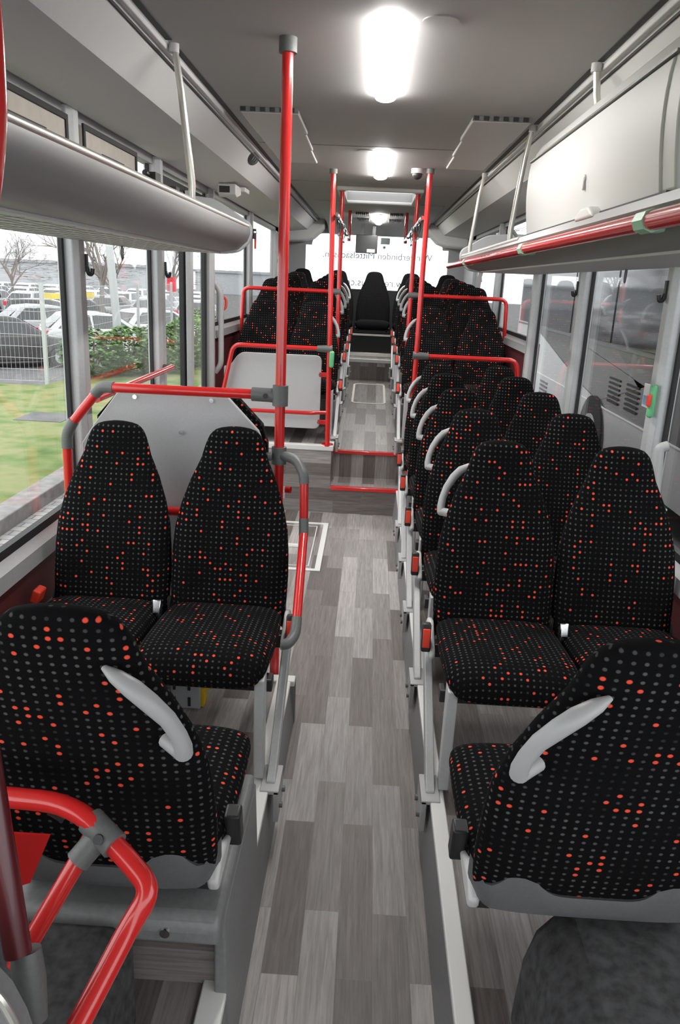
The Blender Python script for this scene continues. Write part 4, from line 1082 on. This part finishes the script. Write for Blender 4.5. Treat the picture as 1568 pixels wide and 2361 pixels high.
car('d', -10.8, 23.0, R(38), 'dark estate car parked right behind the mesh fence')
car('w', -9.3, 27.2, R(35), 'white hatchback parked behind the lamp post')
car('w', -8.4, 31.5, R(48), 'white car parked right of the lamp post')
car('w', -15.6, 28.0, R(40), 'white car at the left edge behind the dark estate car')
car('s', -12.4, 30.6, R(40), 'silver car behind the dark estate car')
for i, (x, y) in enumerate(((-14.6, 36), (-14.4, 39.5))):
    car('d', x, y, R(20), 'dark car under a yellow roof sign, %s' % ['left of the first window post', 'right of the first window post'][i])
    solo('roof_sign', MB().box(x - .42, x + .42, y - .15, y + .15, PK + 1.51, PK + 1.76), 'roof_sign', 'yellow sign board on a dark car, %s' % ['left of the first window post', 'right of the first window post'][i], 'sign')
k = 0
for row, y0 in enumerate((46, 56, 68)):
    for i in range(8):
        car('ws'[(i * 3 + row) % 3 == 0], -y0 * .22 - 2.6 * i, y0 + .4 * i, R(88), 'small parked car in the %s far row of the car park' % ordn[row], 'far cars in the %s row' % ordn[row])
# bare trees
def bare_tree(x, y, h, seed, label, spread=.5):
    rnd = random.Random(seed); zb = PK if x < 0 else GZ; t = thing('bare_tree', label, 'tree', (x, y, zb), group='bare trees beyond the car park')
    tr = MB(); tw = MB()
    def grow(p, d, l, r, k):
        q = p + d * l
        (tr if k < 1 else tw).tube([p, (p + q) / 2 + Vector((rnd.uniform(-.05, .05) * l, rnd.uniform(-.05, .05) * l, 0)), q], [r, r * .85, r * .7], 6 if k < 2 else 3, cap=False)
        if k == 6 or r < .0035: return
        for j in range(3 if k else 6):
            v = Vector((rnd.uniform(-1, 1), rnd.uniform(-1, 1), rnd.uniform(-.3, .9))).normalized()
            nd = (d * .75 + v * spread * 1.3).normalized()
            s = p + (q - p) * rnd.uniform(.55, 1.0)
            grow(s, nd, l * rnd.uniform(.55, .78), r * .55, k + 1)
    grow(Vector((x, y, zb)), Vector((0, 0, 1)), h * .4, h * .016, 0)
    tr.build('trunk', 'bark', t, smooth=180); tw.build('twigs', 'bark', t, smooth=180)
bare_tree(-11.6, 34, 7.6, 3, 'bare tree between the first and second left window posts')
bare_tree(-22, 48, 6.0, 5, 'bare tree in the first left window, right of the fence post')
bare_tree(-16.5, 50, 6.5, 8, 'thin bare tree right of the lamp post')
bare_tree(-33, 55, 6.0, 11, 'bare tree far left beyond the dark car')
bare_tree(-12.9, 51, 8.0, 13, 'bare tree behind the passenger door')
# low hall and wooded skyline far away
for i, (x, y, wd, h) in enumerate(((-62, 120, 60, 2.4), (-22, 130, 14, 2.2))):
    bl = thing('distant_hall', 'long pale hall on the horizon, %s' % ['at the left', 'seen through the passenger door'][i], 'building', (x, y, 0))
    MB().box(x - wd / 2, x + wd / 2, y, y + 8, PK, h).build('walls', 'hall', bl)
    MB().box(x - wd / 2 - .3, x + wd / 2 + .3, y - .3, y + 8, h, h + .4).build('roof', 'car_silver', bl)
for i in range(6):
    x = -70 + 9 * i; t = thing('distant_trees', 'low clump of leafless trees on the skyline', 'tree', (x, 100, -.3), group='clumps of trees on the skyline')
    leaves('f', (x, 100, 1.9), (4.3, 2, 2.0 + (i * 7 % 3) * .4), 900, .45, '', '', '', 50 + i, .06).build('twigs', 'bark', t, smooth=180)

# neighbouring bus on the right
nb = thing('parked_bus', 'grey and white bus parked close beside the right windows', 'bus', (3.4, 9, GZ))
BX = 2.70
MB().box(BX, 5.2, 1.0, 14.6, -.05, 2.72).build('body', 'bus_grey', nb, .08)
MB().add([(BX - .006, 14.55, -.02), (BX - .006, 1.1, -.02), (BX - .006, 1.1, .50), (BX - .006, 8.7, .50), (BX - .006, 9.9, .64), (BX - .006, 12.7, 1.12), (BX - .006, 14.55, 1.5)], [(0, 1, 2, 3, 4, 5, 6)]).build('white_livery', 'bus_white', nb)
MB().add([(BX - .005, 7.6, .90), (BX - .005, 10.6, 1.17), (BX - .005, 14.5, 1.17), (BX - .005, 12.8, 1.13), (BX - .005, 9.9, .66), (BX - .005, 9.1, .55)], [(0, 1, 2, 3, 4, 5)]).build('dark_livery', 'bus_dark', nb)
MB().add([(BX - .005, 1.1, .5), (BX - .005, 6.9, .52), (BX - .005, 8.6, 1.17), (BX - .005, 1.1, 1.17)], [(0, 1, 2, 3)]).build('dark_livery', 'bus_dark', nb)
for k in range(7):
    y0 = 1.5 + 1.85 * k
    MB().box(BX - .012, BX + .01, y0, y0 + 1.80, 1.22, 2.35).build('window', 'bus_window', nb, .01)
MB().box(BX - .010, BX - .003, 1.1, 14.5, 1.175, 1.205).build('moulding', 'bus_grey', nb)
MB().box(BX - .012, BX - .003, 1.1, 14.5, .495, .510).build('moulding', 'car_white', nb)
for y in (7.75, 8.35):
    g = MB()
    for k in range(6): g.box(BX - .014, BX - .004, y, y + .38, .60 + .05 * k, .622 + .05 * k)
    g.build('louvre', 'rubber', nb)
g = MB()
for k in range(4): g.box(BX - .014, BX - .004, 11.7, 12.2, .22 + .06 * k, .25 + .06 * k)
g.build('louvre', 'bus_grey', nb)
for y in (9.2, 3.4):
    g = MB().prism([(y + .56 * math.cos(R(a)), .13 + .56 * math.sin(R(a)) - .1) for a in range(0, 181, 15)] + [(y - .56, -.3), (y + .56, -.3)], 'x', BX - .016, BX + .01).build('wheel_arch', 'rubber', nb)
    wl = MB().tube([(BX + .02, y, .12), (BX - .03, y, .12)], .47, 28).build('wheel', 'tyre', nb)
    MB().tube([(BX - .03, y, .12), (BX - .045, y, .12)], .26, 20).build('hub', 'car_silver', wl)
for i, (x, y) in enumerate(((9, 34), (14, 40), (6, 45), (20, 46))):
    bare_tree(x, y, 9, 30 + i, 'bare tree beyond the parked bus, %s from the left' % ordn[i], .55)
